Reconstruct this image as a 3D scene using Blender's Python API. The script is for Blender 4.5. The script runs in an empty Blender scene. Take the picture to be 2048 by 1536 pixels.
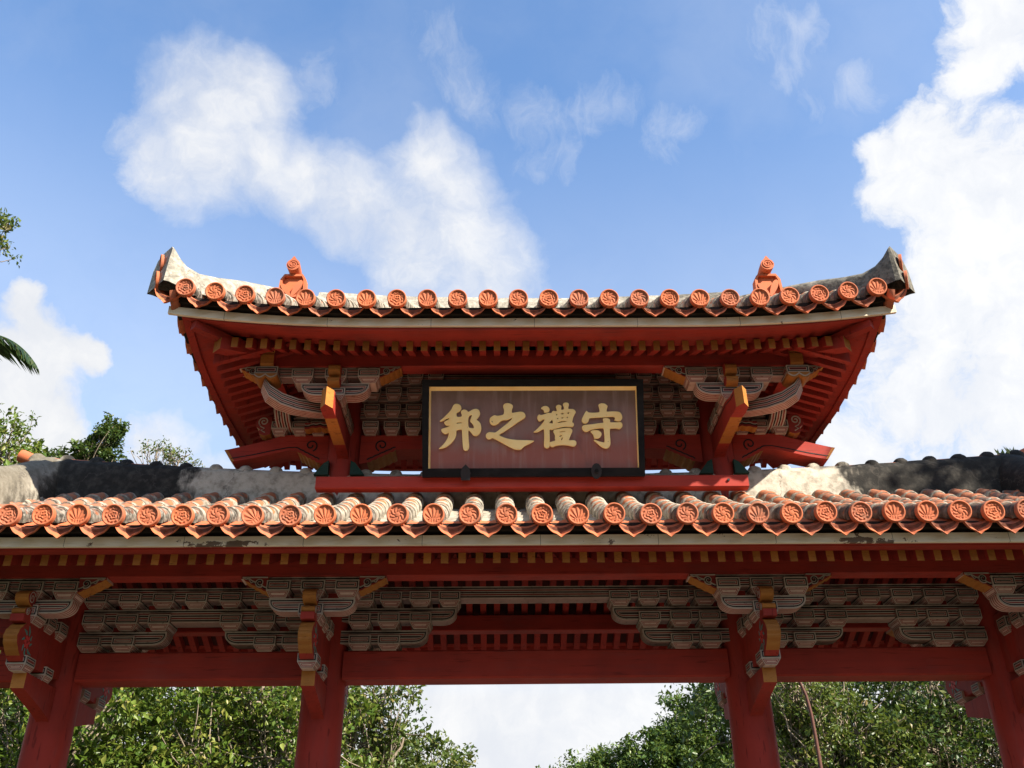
import bpy, math, random
import numpy as np
from mathutils import Vector, Matrix

S = bpy.context.scene
COL = S.collection
rad = math.radians
random.seed(7)

# ------------------------------------------------------------------ camera
cam_d = bpy.data.cameras.new("camera")
cam_d.sensor_width = 36.0
cam_d.lens = 1900.0 / 2048.0 * 36.0
cam_d.clip_start = 0.05
cam_d.clip_end = 5000.0
cam = bpy.data.objects.new("camera", cam_d)
COL.objects.link(cam)
S.camera = cam
def aim(pitch, yaw, roll):
    F = Vector((math.sin(yaw)*math.cos(pitch), math.cos(yaw)*math.cos(pitch), math.sin(pitch)))
    R = Vector((math.cos(yaw), -math.sin(yaw), 0))
    U = R.cross(F)
    R2 = R*math.cos(roll) + U*math.sin(roll)
    U2 = -R*math.sin(roll) + U*math.cos(roll)
    return Matrix((R2, U2, -F)).transposed().to_4x4()
cam.matrix_world = Matrix.Translation((-0.323, -8.121, 1.5)) @ aim(rad(30.064), rad(1.071), rad(-0.696))

# ------------------------------------------------------------------ light
SUN = Vector((0.62, -0.515, 0.59)).normalized()
EL = math.asin(SUN.z); AZ = math.atan2(SUN.x, SUN.y)
S.view_settings.view_transform = 'Standard'
S.view_settings.look = 'None'
S.view_settings.gamma = 1.0
S.view_settings.use_curve_mapping = False
S.view_settings.exposure = 1.35
SKY_STRENGTH = 0.112
CLOUD_STRENGTH = 0.425
sun_d = bpy.data.lights.new("sun", 'SUN')
sun_d.energy = 4.6
sun_d.angle = rad(0.53)
sun_d.color = (1.0, 0.91, 0.78)
sun = bpy.data.objects.new("sun", sun_d)
COL.objects.link(sun)
sun.location = SUN*40
sun.rotation_euler = (-SUN).to_track_quat('-Z', 'Y').to_euler()

# ------------------------------------------------------------------ node helpers
class NT:
    def __init__(s, tree): s.t = tree; tree.nodes.clear()
    def n(s, typ, ins=None, **props):
        nd = s.t.nodes.new(typ)
        for k, v in props.items(): setattr(nd, k, v)
        for k, v in (ins or {}).items():
            sock = nd.inputs[k]
            if isinstance(v, bpy.types.NodeSocket): s.t.links.new(v, sock)
            else: sock.default_value = v
        return nd
    def math(s, op, a, b=0.0, c=0.0, clamp=False):
        nd = s.n('ShaderNodeMath', {0: a, 1: b, 2: c}, operation=op); nd.use_clamp = clamp
        return nd.outputs[0]
    def vec(s, op, a, b=(0, 0, 0)):
        nd = s.n('ShaderNodeVectorMath', {0: a, 1: b}, operation=op)
        return nd.outputs['Value'] if op in ('DOT_PRODUCT', 'LENGTH') else nd.outputs[0]
    def mix(s, f, a, b):
        nd = s.n('ShaderNodeMix', {}, data_type='RGBA')
        for i, v in ((0, f), (6, a), (7, b)):
            if isinstance(v, bpy.types.NodeSocket): s.t.links.new(v, nd.inputs[i])
            else: nd.inputs[i].default_value = (*v, 1.0) if i and len(v) == 3 else v
        return nd.outputs[2]
    def noise(s, vec, scale, detail=4.0, rough=0.55, out=0):
        ins = {'Scale': scale, 'Detail': detail, 'Roughness': rough}
        if vec is not None: ins['Vector'] = vec
        return s.n('ShaderNodeTexNoise', ins).outputs[out]
    def ramp(s, f, lo, hi, a=0.0, b=1.0):
        nd = s.n('ShaderNodeMapRange', {0: f, 1: lo, 2: hi, 3: a, 4: b}, clamp=True)
        nd.interpolation_type = 'SMOOTHSTEP'
        return nd.outputs[0]

# ------------------------------------------------------------------ sky with clouds (by world direction)
CLOUDS = [(-0.273,0.673,0.687,0.00189),(-0.289,0.7,0.653,0.00135),(-0.24,0.666,0.706,0.00092),(-0.234,0.711,0.663,0.00096),(-0.193,0.73,0.655,0.00079),(-0.149,0.752,0.641,0.00104),(-0.104,0.77,0.63,0.00107),(-0.073,0.729,0.681,0.00073),(-0.047,0.75,0.66,0.00085),(-0.048,0.78,0.624,0.00194),(-0.017,0.806,0.592,0.00165),(-0.09,0.796,0.598,0.00109),(0.441,0.57,0.693,0.00064),(0.427,0.597,0.679,0.0003),(0.404,0.659,0.635,0.00109),(0.368,0.673,0.642,0.00035),(0.449,0.668,0.593,0.00209),(0.394,0.681,0.617,0.00076),(0.454,0.718,0.527,0.00296),(0.421,0.753,0.506,0.00231),(0.464,0.775,0.43,0.00323),(0.413,0.796,0.442,0.00208),(0.358,0.843,0.401,0.00084),(-0.44,0.739,0.509,0.00027),(-0.426,0.763,0.486,0.00075),(-0.391,0.779,0.49,0.00025),(-0.453,0.769,0.451,0.00151),(-0.434,0.798,0.419,0.00112),(-0.323,0.852,0.413,0.0009),(-0.282,0.87,0.405,0.00057),(0.002,0.983,0.184,0.00703),(-0.096,0.979,0.179,0.00486),(0.125,0.976,0.177,0.00665)]
WISPS = [(-0.055,0.646,0.761,0.00044),(-0.031,0.675,0.737,0.00062),(0.055,0.692,0.72,0.00046),(0.11,0.685,0.72,0.00045),(0.06,0.723,0.689,0.00033),(0.258,0.614,0.746,0.00052),(0.283,0.633,0.72,0.00038),(0.306,0.605,0.735,0.00025),(0.303,0.65,0.697,0.00017),(-0.192,0.659,0.727,0.00042),(0.328,0.845,0.423,0.0007),(0.337,0.635,0.695,0.00025),(0.175,0.699,0.693,0.00030),(0.165,0.712,0.68,0.00022)]
def make_world():
    w = bpy.data.worlds.new("World"); S.world = w; w.use_nodes = True
    q = NT(w.node_tree)
    sky = q.n('ShaderNodeTexSky', sky_type='NISHITA', sun_disc=False, sun_elevation=EL, sun_rotation=AZ, air_density=1.0, dust_density=0.6, ozone_density=1.6)
    d = q.vec('NORMALIZE', q.n('ShaderNodeTexCoord').outputs['Generated'])
    def warp(sc, amt, det):
        c = q.n('ShaderNodeTexNoise', {'Vector': d, 'Scale': sc, 'Detail': det, 'Roughness': 0.6}).outputs['Color']
        c = q.vec('SUBTRACT', c, (0.5, 0.5, 0.5))
        return q.n('ShaderNodeVectorMath', {0: c, 3: amt}, operation='SCALE').outputs[0]
    dw = q.vec('NORMALIZE', q.vec('ADD', q.vec('ADD', d, warp(7.0, 0.085, 3.0)), warp(26.0, 0.028, 5.0)))
    def blobs(lst, dv):
        acc = None
        for x, y, z, r in lst:
            v = Vector((x, y, z)).normalized()
            if x > 0.34 and r > 0.0005: r *= 1.1
            dt = q.vec('DOT_PRODUCT', dv, tuple(v))
            t = q.math('MULTIPLY_ADD', dt, 1.0/(2.1*r), 1.0 - 1.0/(2.1*r))   # 1 at the centre, 0 past the rim
            if acc is None: acc = t
            else:
                m = q.n('ShaderNodeMath', {0: acc, 1: t, 2: 0.35}, operation='SMOOTH_MAX'); acc = m.outputs[0]
        return acc
    sep = q.n('ShaderNodeSeparateXYZ', {0: d})
    fine = q.noise(dw, 30.0, 8.0, 0.66)
    mid = q.noise(dw, 11.0, 6.0, 0.6)
    tex = q.math('ADD', q.math('MULTIPLY', q.math('SUBTRACT', mid, 0.5), 1.5), q.math('MULTIPLY', q.math('SUBTRACT', fine, 0.5), 1.25))
    big = q.math('MULTIPLY_ADD', tex, q.ramp(sep.outputs['X'], 0.25, 0.42, 0.58, 0.95), blobs(CLOUDS, dw))
    soft = q.math('MULTIPLY', q.ramp(sep.outputs['X'], 0.05, 0.33, 1.0, 0.0), q.ramp(sep.outputs['X'], -0.37, -0.31))
    a1 = q.ramp(big, q.math('MULTIPLY_ADD', soft, -0.28, 0.10), q.math('MULTIPLY_ADD', soft, 0.62, 0.80))
    streak = q.noise(q.vec('MULTIPLY', q.vec('ADD', dw, warp(4.0, 0.12, 3.0)), (16.0, 9.0, 5.0)), 1.0, 7.0, 0.68)
    wis = q.math('MULTIPLY_ADD', q.math('SUBTRACT', streak, 0.5), 4.2, blobs(WISPS, dw))
    a2 = q.ramp(wis, -0.1, 2.1, 0.0, 0.50)
    # clouds elsewhere in the dome
    far = q.noise(q.vec('ADD', dw, (3.1, 1.7, 0.4)), 2.6, 7.0, 0.6)
    out = q.ramp(sep.outputs['Y'], 0.35, 0.0)
    a3 = q.math('MULTIPLY', q.ramp(far, 0.46, 0.68, 0.0, 0.85), out)
    low = q.math('ADD', q.ramp(sep.outputs['Z'], 0.42, 0.12, 0.0, 0.72), q.ramp(sep.outputs['Z'], 0.76, 0.42, 0.0, 0.42))
    veil = q.ramp(q.noise(dw, 4.0, 6.0, 0.6), 0.3, 0.75, 0.0, 0.17)
    a = q.math('MAXIMUM', q.math('MAXIMUM', a1, a2), q.math('MAXIMUM', a3, q.math('MAXIMUM', low, veil)))
    thick = q.ramp(big, 0.6, 1.5)
    rightness = q.ramp(sep.outputs['X'], -0.2, 0.4)
    body = q.mix(q.math('MULTIPLY', q.ramp(q.math('MULTIPLY_ADD', fine, 0.4, mid), 0.5, 0.85), q.math('MULTIPLY_ADD', thick, 0.5, 0.5)), (0.82, 0.85, 0.91), (1.0, 1.0, 1.0))
    lum = q.math('MULTIPLY_ADD', rightness, 0.07, 0.91)
    ccol = q.n('ShaderNodeMix', {0: 1.0}, data_type='RGBA', blend_type='MULTIPLY')
    q.t.links.new(body, ccol.inputs[6])
    cc = q.n('ShaderNodeCombineXYZ', {0: lum, 1: lum, 2: lum}); q.t.links.new(cc.outputs[0], ccol.inputs[7])
    tint = q.n('ShaderNodeMix', {0: 1.0, 7: (0.87, 1.03, 1.15, 1)}, data_type='RGBA', blend_type='MULTIPLY')
    q.t.links.new(sky.outputs[0], tint.inputs[6])
    b1 = q.n('ShaderNodeBackground', {'Color': tint.outputs[2], 'Strength': SKY_STRENGTH})
    b2 = q.n('ShaderNodeBackground', {'Color': ccol.outputs[2], 'Strength': CLOUD_STRENGTH})
    mx = q.n('ShaderNodeMixShader', {0: a, 1: b1.outputs[0], 2: b2.outputs[0]})
    q.n('ShaderNodeOutputWorld', {0: mx.outputs[0]})
    w.cycles.sampling_method = 'MANUAL'; w.cycles.sample_map_resolution = 512
make_world()

# ------------------------------------------------------------------ materials
def new_mat(name):
    m = bpy.data.materials.new(name); m.use_nodes = True
    return m, NT(m.node_tree)
def finish(q, col, rough=0.6, metal=0.0, bump=None, bstr=0.2, bdist=0.01, spec=0.5):
    b = q.n('ShaderNodeBsdfPrincipled', {'Metallic': metal, 'Specular IOR Level': spec})
    for k, v in (('Base Color', col), ('Roughness', rough)):
        if isinstance(v, bpy.types.NodeSocket): q.t.links.new(v, b.inputs[k])
        else: b.inputs[k].default_value = (*v, 1) if k == 'Base Color' else v
    if bump is not None:
        bp = q.n('ShaderNodeBump', {'Height': bump, 'Strength': bstr, 'Distance': bdist})
        q.t.links.new(bp.outputs[0], b.inputs['Normal'])
    q.n('ShaderNodeOutputMaterial', {0: b.outputs[0]})
def pos(q): return q.n('ShaderNodeNewGeometry').outputs['Position']
def scaled(q, v, s): return q.vec('MULTIPLY', v, s)
def paint(name, base, worn, wear=0.5, rough=0.6, grain=(9, 9, 60), spec=0.12, vary=0.0):
    m, q = new_mat(name); p = pos(q)
    n1 = q.noise(p, 3.0, 5.0); n2 = q.noise(scaled(q, p, grain), 1.0, 5.0, 0.6); n3 = q.noise(p, 45.0, 3.0)
    f = q.ramp(q.math('ADD', q.math('MULTIPLY', n1, 0.6), q.math('MULTIPLY', n2, 0.4)), 0.38, 0.75, 0.0, wear)
    c = q.mix(f, base, worn)
    dust = q.ramp(q.math('ADD', q.math('MULTIPLY', q.noise(p, 1.4, 5.0, 0.65), 0.6), q.math('MULTIPLY', n2, 0.4)), 0.5, 0.7, 0.0, 0.22)
    c = q.mix(dust, c, tuple(0.6*x+0.09 for x in base))
    g2 = q.noise(scaled(q, p, tuple(2.6*t for t in grain)), 1.0, 3.0, 0.5)
    c = q.mix(q.ramp(g2, 0.60, 0.70, 0.0, 0.5), c, tuple(0.35*x for x in worn))
    if vary:
        c = q.mix(q.math('MULTIPLY', q.n('ShaderNodeObjectInfo').outputs['Random'], vary), c, tuple(0.5*x for x in worn))
    chip = q.ramp(q.noise(scaled(q, p, (14, 14, 40)), 1.0, 6.0, 0.65), 0.70, 0.76, 0.0, 0.55)
    c = q.mix(chip, c, tuple(min(1, 0.35*x + 0.12) for x in worn))
    finish(q, c, q.math('MULTIPLY_ADD', n3, 0.2, rough - 0.1), 0, q.math('ADD', n2, q.math('MULTIPLY', n3, 0.3)), 0.25, 0.006, spec)
    return m
M = {}
M['red'] = paint('red_paint', (0.34, 0.038, 0.026), (0.19, 0.028, 0.022), 0.85, 0.6, (14, 14, 2.2))
M['redx'] = paint('red_paint_beam', (0.36, 0.042, 0.028), (0.20, 0.030, 0.024), 0.9, 0.6, (1.5, 30, 30))
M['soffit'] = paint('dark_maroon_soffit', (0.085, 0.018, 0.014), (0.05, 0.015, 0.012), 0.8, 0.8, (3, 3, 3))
M['ochre'] = paint('ochre_paint', (0.48, 0.195, 0.044), (0.32, 0.12, 0.030), 0.9, 0.55, vary=0.5)
M['white'] = paint('white_paint', (0.53, 0.455, 0.375), (0.27, 0.21, 0.16), 0.95, 0.6, (9, 9, 14), vary=0.35)
M['pink'] = paint('pale_stripe_paint', (0.56, 0.41, 0.34), (0.36, 0.24, 0.19), 0.85, 0.6)
M['black'] = paint('black_paint', (0.018, 0.017, 0.018), (0.05, 0.042, 0.04), 0.6, 0.5)
M['stripe'] = paint('crimson_stripe_paint', (0.27, 0.035, 0.028), (0.17, 0.05, 0.04), 0.7, 0.55)
M['green'] = paint('dark_green_paint', (0.018, 0.055, 0.042), (0.03, 0.05, 0.04), 0.6, 0.5)
M['leafgreen'] = paint('leaf_green_paint', (0.10, 0.24, 0.20), (0.07, 0.14, 0.12), 0.6, 0.5)
M['flower'] = paint('flower_red_paint', (0.62, 0.06, 0.05), (0.40, 0.05, 0.05), 0.6, 0.5)
M['mud'] = paint('dark_mortar', (0.030, 0.024, 0.020), (0.05, 0.04, 0.034), 0.6, 0.9, (6, 6, 6), 0.1)
M['iron'] = paint('black_iron', (0.03, 0.03, 0.032), (0.06, 0.05, 0.045), 0.6, 0.55, (8, 8, 8))
M['rust'] = paint('rusty_pole', (0.13, 0.06, 0.045), (0.09, 0.045, 0.035), 0.6, 0.5)

def m_board():
    m, q = new_mat('weathered_white_board'); p = pos(q)
    n = q.noise(scaled(q, p, (2.5, 8, 14)), 1.0, 6.0, 0.62); g = q.noise(scaled(q, p, (6, 40, 90)), 1.0, 4.0)
    c = q.mix(q.ramp(n, 0.5, 0.78, 0, 0.75), (0.82, 0.73, 0.55), (0.48, 0.35, 0.20))
    c = q.mix(q.ramp(g, 0.5, 0.8, 0, 0.35), c, (0.40, 0.36, 0.28))
    w = q.n('ShaderNodeTexWave', {'Vector': p, 'Scale': 0.36, 'Distortion': 0.0}, wave_type='BANDS', bands_direction='X', wave_profile='SAW').outputs['Fac']
    c = q.mix(q.ramp(w, 0.992, 0.998, 0, 0.75), c, (0.10, 0.08, 0.06))
    sp = q.n('ShaderNodeSeparateXYZ', {0: p}); bx = sp.outputs[0]
    near = q.math('MAXIMUM', q.ramp(q.math('ABSOLUTE', q.math('SUBTRACT', bx, 2.45)), 0.42, 0.12), q.ramp(q.math('ABSOLUTE', q.math('ADD', bx, 2.35)), 0.42, 0.12))
    lowb = q.ramp(sp.outputs[2], 4.030, 4.012)
    fl = q.math('MULTIPLY_ADD', q.math('MULTIPLY', near, lowb), 0.20, q.noise(scaled(q, p, (9, 5, 12)), 1.0, 5.0, 0.7))
    flake = q.math('MULTIPLY', q.ramp(fl, 0.66, 0.69), 0.9)
    c = q.mix(flake, c, (0.10, 0.055, 0.035))
    finish(q, c, 0.7, 0, g, 0.3, 0.004, 0.2)
    return m
M['board'] = m_board()

def m_terra():
    m, q = new_mat('terracotta'); p = pos(q)
    n1 = q.noise(p, 5.0, 5.0); n2 = q.noise(p, 60.0, 4.0, 0.6)
    rnd = q.n('ShaderNodeObjectInfo').outputs['Random']
    c = q.mix(q.ramp(n1, 0.35, 0.7), (0.52, 0.150, 0.060), (0.43, 0.128, 0.060))
    c = q.mix(q.math('MULTIPLY', rnd, 0.6), c, (0.46, 0.122, 0.056))
    c = q.mix(q.ramp(n2, 0.5, 0.8, 0, 0.3), c, (0.30, 0.11, 0.06))
    c = q.mix(q.math('MULTIPLY', q.ramp(rnd, 0.55, 1.0), 0.4), c, (0.36, 0.15, 0.09))
    st = q.ramp(q.math('MULTIPLY_ADD', rnd, 0.10, q.noise(p, 9.0, 6.0, 0.65)), 0.60, 0.76, 0, 0.7)
    c = q.mix(st, c, (0.22, 0.10, 0.06))
    finish(q, c, 0.75, 0, n2, 0.25, 0.003, 0.25)
    return m
M['terra'] = m_terra()
M['grime'] = paint('grimy_shaded_terracotta', (0.20, 0.075, 0.045), (0.055, 0.035, 0.028), 0.9, 0.85, (22, 22, 22), 0.1)  # grime, with the shade of the tile hollow put into the colour

def m_barrel():
    m, q = new_mat('plastered_barrel_tile'); p = pos(q)
    uv = q.n('ShaderNodeUVMap', uv_map='uv').outputs[0]
    sp = q.n('ShaderNodeSeparateXYZ', {0: uv}); u, v = sp.outputs[0], sp.outputs[1]
    ph = q.math('FRACT', u); seg = q.math('FLOOR', u)
    n0 = q.noise(p, 12.0, 5.0, 0.6); n1 = q.noise(p, 26.0, 4.0); lowf = q.noise(p, 2.3, 3.0); n3 = q.noise(p, 80.0, 3.0)
    du = q.math('DIVIDE', q.math('SUBTRACT', ph, 0.42), 0.36); dv = q.math('DIVIDE', q.math('SUBTRACT', v, 0.47), 0.27)
    d = q.math('ADD', q.math('MULTIPLY', du, du), q.math('MULTIPLY', dv, dv))
    d = q.math('ADD', d, q.math('MULTIPLY', q.math('SUBTRACT', n0, 0.5), 2.6))
    sx = q.n('ShaderNodeSeparateXYZ', {0: p}).outputs[0]
    side = q.ramp(q.math('ABSOLUTE', sx), 0.3, 2.4, -0.06, 0.42)
    patch = q.ramp(q.math('SUBTRACT', d, side), 1.05, 0.75)
    plaster = q.mix(q.ramp(n1, 0.35, 0.7), (0.42, 0.375, 0.30), (0.27, 0.24, 0.19))
    terra = q.mix(q.ramp(n0, 0.3, 0.7), (0.48, 0.155, 0.065), (0.40, 0.135, 0.065))
    c = q.mix(patch, plaster, terra)
    grime = q.ramp(q.math('ADD', q.math('MULTIPLY', lowf, 0.7), q.math('MULTIPLY', n0, 0.5)), 0.52, 0.78, 0, 0.85)
    rightside = q.ramp(sx, 1.2, 3.6, 0.0, 0.35)  # tiles get darker towards the right end
    leftside = q.ramp(sx, -1.4, -3.2, 0.0, 0.36)
    gg = q.math('MULTIPLY', q.math('ADD', grime, q.math('ADD', rightside, leftside)), q.ramp(n1, 0.3, 0.6))
    c = q.mix(q.math('MINIMUM', gg, 0.9), c, (0.13, 0.115, 0.095))
    first = q.math('LESS_THAN', seg, 0.5)
    fm = q.math('MULTIPLY', first, q.ramp(n0, 0.25, 0.62, 0.35, 1.0))
    fcol = q.mix(q.ramp(n1, 0.40, 0.66), (0.040, 0.035, 0.03), q.mix(q.ramp(sx, -1.5, 1.2), (0.33, 0.30, 0.25), (0.10, 0.088, 0.072)))
    c = q.mix(fm, c, fcol)
    finish(q, c, 0.85, 0, q.math('ADD', n1, q.math('MULTIPLY', n3, 0.4)), 0.5, 0.008, 0.15)
    return m
M['barrel'] = m_barrel()

def m_plaster():
    m, q = new_mat('mouldy_shaded_lime_plaster'); p = pos(q)
    n0 = q.noise(p, 3.2, 6.0, 0.62); n1 = q.noise(p, 14.0, 5.0, 0.6); n2 = q.noise(scaled(q, p, (9, 9, 2.2)), 1.0, 5.0, 0.6); n3 = q.noise(p, 70.0, 3.0)
    c = q.mix(q.ramp(n1, 0.35, 0.7), (0.52, 0.475, 0.39), (0.36, 0.325, 0.265))
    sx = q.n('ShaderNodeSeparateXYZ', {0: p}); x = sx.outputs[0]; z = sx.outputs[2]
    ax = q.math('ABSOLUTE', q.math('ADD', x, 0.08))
    lower = q.ramp(z, 5.85, 5.75)                                       # the low ridge: black growth plus painted-in shade on both outer stretches
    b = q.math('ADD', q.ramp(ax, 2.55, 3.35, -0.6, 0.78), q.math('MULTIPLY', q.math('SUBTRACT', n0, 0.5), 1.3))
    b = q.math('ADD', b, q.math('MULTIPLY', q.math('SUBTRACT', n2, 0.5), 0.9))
    b = q.math('SUBTRACT', b, q.ramp(x, -4.2, -4.45, 0.0, 0.95))  # left end kept pale; right descending ridge stays black in place of its shade
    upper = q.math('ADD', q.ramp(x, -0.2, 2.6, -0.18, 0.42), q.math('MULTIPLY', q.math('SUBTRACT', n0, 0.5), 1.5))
    mould_shade = q.math('ADD', q.math('MULTIPLY', lower, b), q.math('MULTIPLY', q.math('SUBTRACT', 1.0, lower), upper))
    mk = q.ramp(mould_shade, 0.02, 0.36, 0.0, 0.97)
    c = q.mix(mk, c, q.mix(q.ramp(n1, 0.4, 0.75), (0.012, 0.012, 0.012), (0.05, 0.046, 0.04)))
    c = q.mix(q.math('MULTIPLY', q.ramp(n1, 0.52, 0.70, 0, 0.6), q.math('SUBTRACT', 1.0, mk)), c, (0.26, 0.23, 0.18))
    weather = q.math('MULTIPLY', q.math('MAXIMUM', q.math('SUBTRACT', 1.0, lower), q.ramp(x, -4.3, -4.45)), q.ramp(q.noise(p, 22.0, 5.0, 0.7), 0.38, 0.62, 0.25, 0.85))
    c = q.mix(weather, c, (0.20, 0.185, 0.15))
    stone = q.math('MULTIPLY', q.ramp(x, -4.28, -4.40), q.ramp(q.noise(p, 17.0, 5.0, 0.7), 0.30, 0.60, 0.97, 0.74))
    c = q.mix(stone, c, (0.125, 0.108, 0.080))
    crack = q.n('ShaderNodeTexVoronoi', {'Vector': q.vec('ADD', p, q.vec('MULTIPLY', q.noise(p, 6.0, 4.0, 0.6, 1), (0.3, 0.3, 0.3))), 'Scale': 1.1}, feature='DISTANCE_TO_EDGE').outputs[0]
    c = q.mix(q.ramp(crack, 0.008, 0.002, 0, 0.5), c, (0.08, 0.07, 0.06))
    finish(q, c, 0.9, 0, q.math('ADD', n1, q.math('MULTIPLY', n3, 0.5)), 0.55, 0.012, 0.1)
    return m
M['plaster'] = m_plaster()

def m_panel():
    m, q = new_mat('weathered_lacquer_panel'); p = pos(q)
    n0 = q.noise(p, 2.6, 5.0, 0.6); st = q.noise(scaled(q, p, (16, 1.5, 1.2)), 1.0, 5.0, 0.6); n1 = q.noise(p, 30.0, 4.0)
    z = q.n('ShaderNodeSeparateXYZ', {0: p}).outputs[2]
    hi = q.ramp(q.math('MULTIPLY_ADD', q.math('SUBTRACT', n0, 0.5), 0.5, z), 5.15, 5.35)
    c = q.mix(hi, (0.27, 0.100, 0.084), (0.245, 0.150, 0.138))
    top = q.ramp(q.math('MULTIPLY_ADD', q.math('SUBTRACT', n0, 0.5), 0.55, z), 5.45, 5.72)
    c = q.mix(top, c, (0.15, 0.095, 0.070))
    c = q.mix(q.ramp(st, 0.48, 0.75, 0, 0.55), c, (0.34, 0.25, 0.23))
    c = q.mix(q.ramp(q.noise(scaled(q, p, (5, 3, 3)), 1.0, 4.0), 0.60, 0.72, 0, 0.6), c, (0.17, 0.085, 0.078))
    finish(q, c, 0.55, 0, n1, 0.1, 0.003, 0.35)
    return m
M['panel'] = m_panel()

def m_gold(name, a, b, rough):
    m, q = new_mat(name); p = pos(q)
    n = q.noise(p, 7.0, 5.0, 0.6); n2 = q.noise(p, 40.0, 3.0)
    c = q.mix(q.ramp(n, 0.35, 0.7), a, b)
    chip = q.ramp(q.noise(scaled(q, p, (30, 30, 30)), 1.0, 4.0, 0.7), 0.68, 0.71, 0, 0.8)
    c = q.mix(chip, c, (0.12, 0.06, 0.03))
    finish(q, c, rough, 0.0, n2, 0.12, 0.003, 0.5)
    return m
M['gold'] = m_gold('gold_leaf', (1.0, 0.82, 0.38), (0.97, 0.73, 0.29), 0.45)
M['lacquer'] = paint('black_lacquer', (0.010, 0.010, 0.011), (0.03, 0.027, 0.025), 0.6, 0.4, (6, 6, 20))

def m_leaf(name, cols, trans=0.25, rough=0.38):
    m, q = new_mat(name)
    r = q.n('ShaderNodeNewGeometry').outputs['Random Per Island']
    cr = q.n('ShaderNodeValToRGB', {0: r})
    els = cr.color_ramp.elements
    while len(els) < len(cols): els.new(0.5)
    for e, (t, c) in zip(els, cols): e.position = t; e.color = (*c, 1)
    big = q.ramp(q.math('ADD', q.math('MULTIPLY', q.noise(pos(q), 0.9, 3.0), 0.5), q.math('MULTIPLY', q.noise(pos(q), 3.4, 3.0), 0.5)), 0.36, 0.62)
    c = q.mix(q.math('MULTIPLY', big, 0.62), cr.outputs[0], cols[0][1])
    b = q.n('ShaderNodeBsdfPrincipled', {'Base Color': c, 'Roughness': rough, 'Specular IOR Level': 0.35})
    tc = q.mix(0.5, c, (0.20, 0.26, 0.03))
    t = q.n('ShaderNodeBsdfTranslucent', {'Color': tc})
    mx = q.n('ShaderNodeMixShader', {0: trans, 1: b.outputs[0], 2: t.outputs[0]})
    q.n('ShaderNodeOutputMaterial', {0: mx.outputs[0]})
    return m
M['leaf_bright'] = m_leaf('bright_leaf', [(0.0, (0.055, 0.105, 0.014)), (0.45, (0.13, 0.205, 0.026)), (0.8, (0.23, 0.27, 0.045)), (1.0, (0.36, 0.31, 0.09))], 0.32)
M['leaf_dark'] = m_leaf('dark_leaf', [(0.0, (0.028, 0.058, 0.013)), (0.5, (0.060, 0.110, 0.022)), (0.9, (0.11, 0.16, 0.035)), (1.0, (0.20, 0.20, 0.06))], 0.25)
M['leaf_ever'] = m_leaf('evergreen_leaf', [(0.0, (0.035, 0.075, 0.016)), (0.5, (0.085, 0.150, 0.030)), (0.9, (0.16, 0.22, 0.050)), (1.0, (0.22, 0.25, 0.07))], 0.25)
M['leaf_mid'] = m_leaf('olive_leaf', [(0.0, (0.045, 0.080, 0.016)), (0.5, (0.11, 0.155, 0.026)), (0.85, (0.18, 0.21, 0.045)), (1.0, (0.30, 0.21, 0.09))], 0.3)
M['leaf_palm'] = m_leaf('palm_leaf', [(0.0, (0.018, 0.04, 0.012)), (0.6, (0.035, 0.07, 0.018)), (1.0, (0.11, 0.12, 0.03))], 0.2)
def m_bark(name, a, b):
    m, q = new_mat(name); p = pos(q); n = q.noise(scaled(q, p, (12, 12, 3)), 1.0, 6.0, 0.65)
    finish(q, q.mix(q.ramp(n, 0.35, 0.7), a, b), 0.9, 0, n, 0.6, 0.02, 0.1)
    return m
M['bark'] = m_bark('grey_bark', (0.20, 0.16, 0.12), (0.34, 0.28, 0.21))
M['bark_dark'] = m_bark('dark_bark', (0.10, 0.08, 0.06), (0.19, 0.15, 0.11))
def m_ground():
    m, q = new_mat('ground'); p = pos(q); n = q.noise(p, 0.25, 6.0, 0.6); n2 = q.noise(p, 18.0, 5.0)
    finish(q, q.mix(q.ramp(n, 0.45, 0.6), (0.03, 0.045, 0.016), (0.05, 0.05, 0.025)), 0.95, 0, n2, 0.5, 0.02, 0.1)
    return m
M['ground'] = m_ground()
def m_paving():
    m, q = new_mat('stone_paving'); p = pos(q)
    br = q.n('ShaderNodeTexBrick', {'Vector': p, 'Color1': (0.17, 0.145, 0.115, 1), 'Color2': (0.14, 0.12, 0.095, 1), 'Mortar': (0.07, 0.06, 0.05, 1), 'Scale': 1.6, 'Mortar Size': 0.012})
    n = q.noise(p, 6.0, 6.0)
    finish(q, q.mix(q.ramp(n, 0.4, 0.8, 0, 0.5), br.outputs['Color'], (0.10, 0.085, 0.07)), 0.9, 0, n, 0.4, 0.01, 0.15)
    return m
M['paving'] = m_paving()
M['base'] = paint('limestone', (0.42, 0.39, 0.33), (0.28, 0.26, 0.22), 0.7, 0.85, (6, 6, 6), 0.2)

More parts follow.
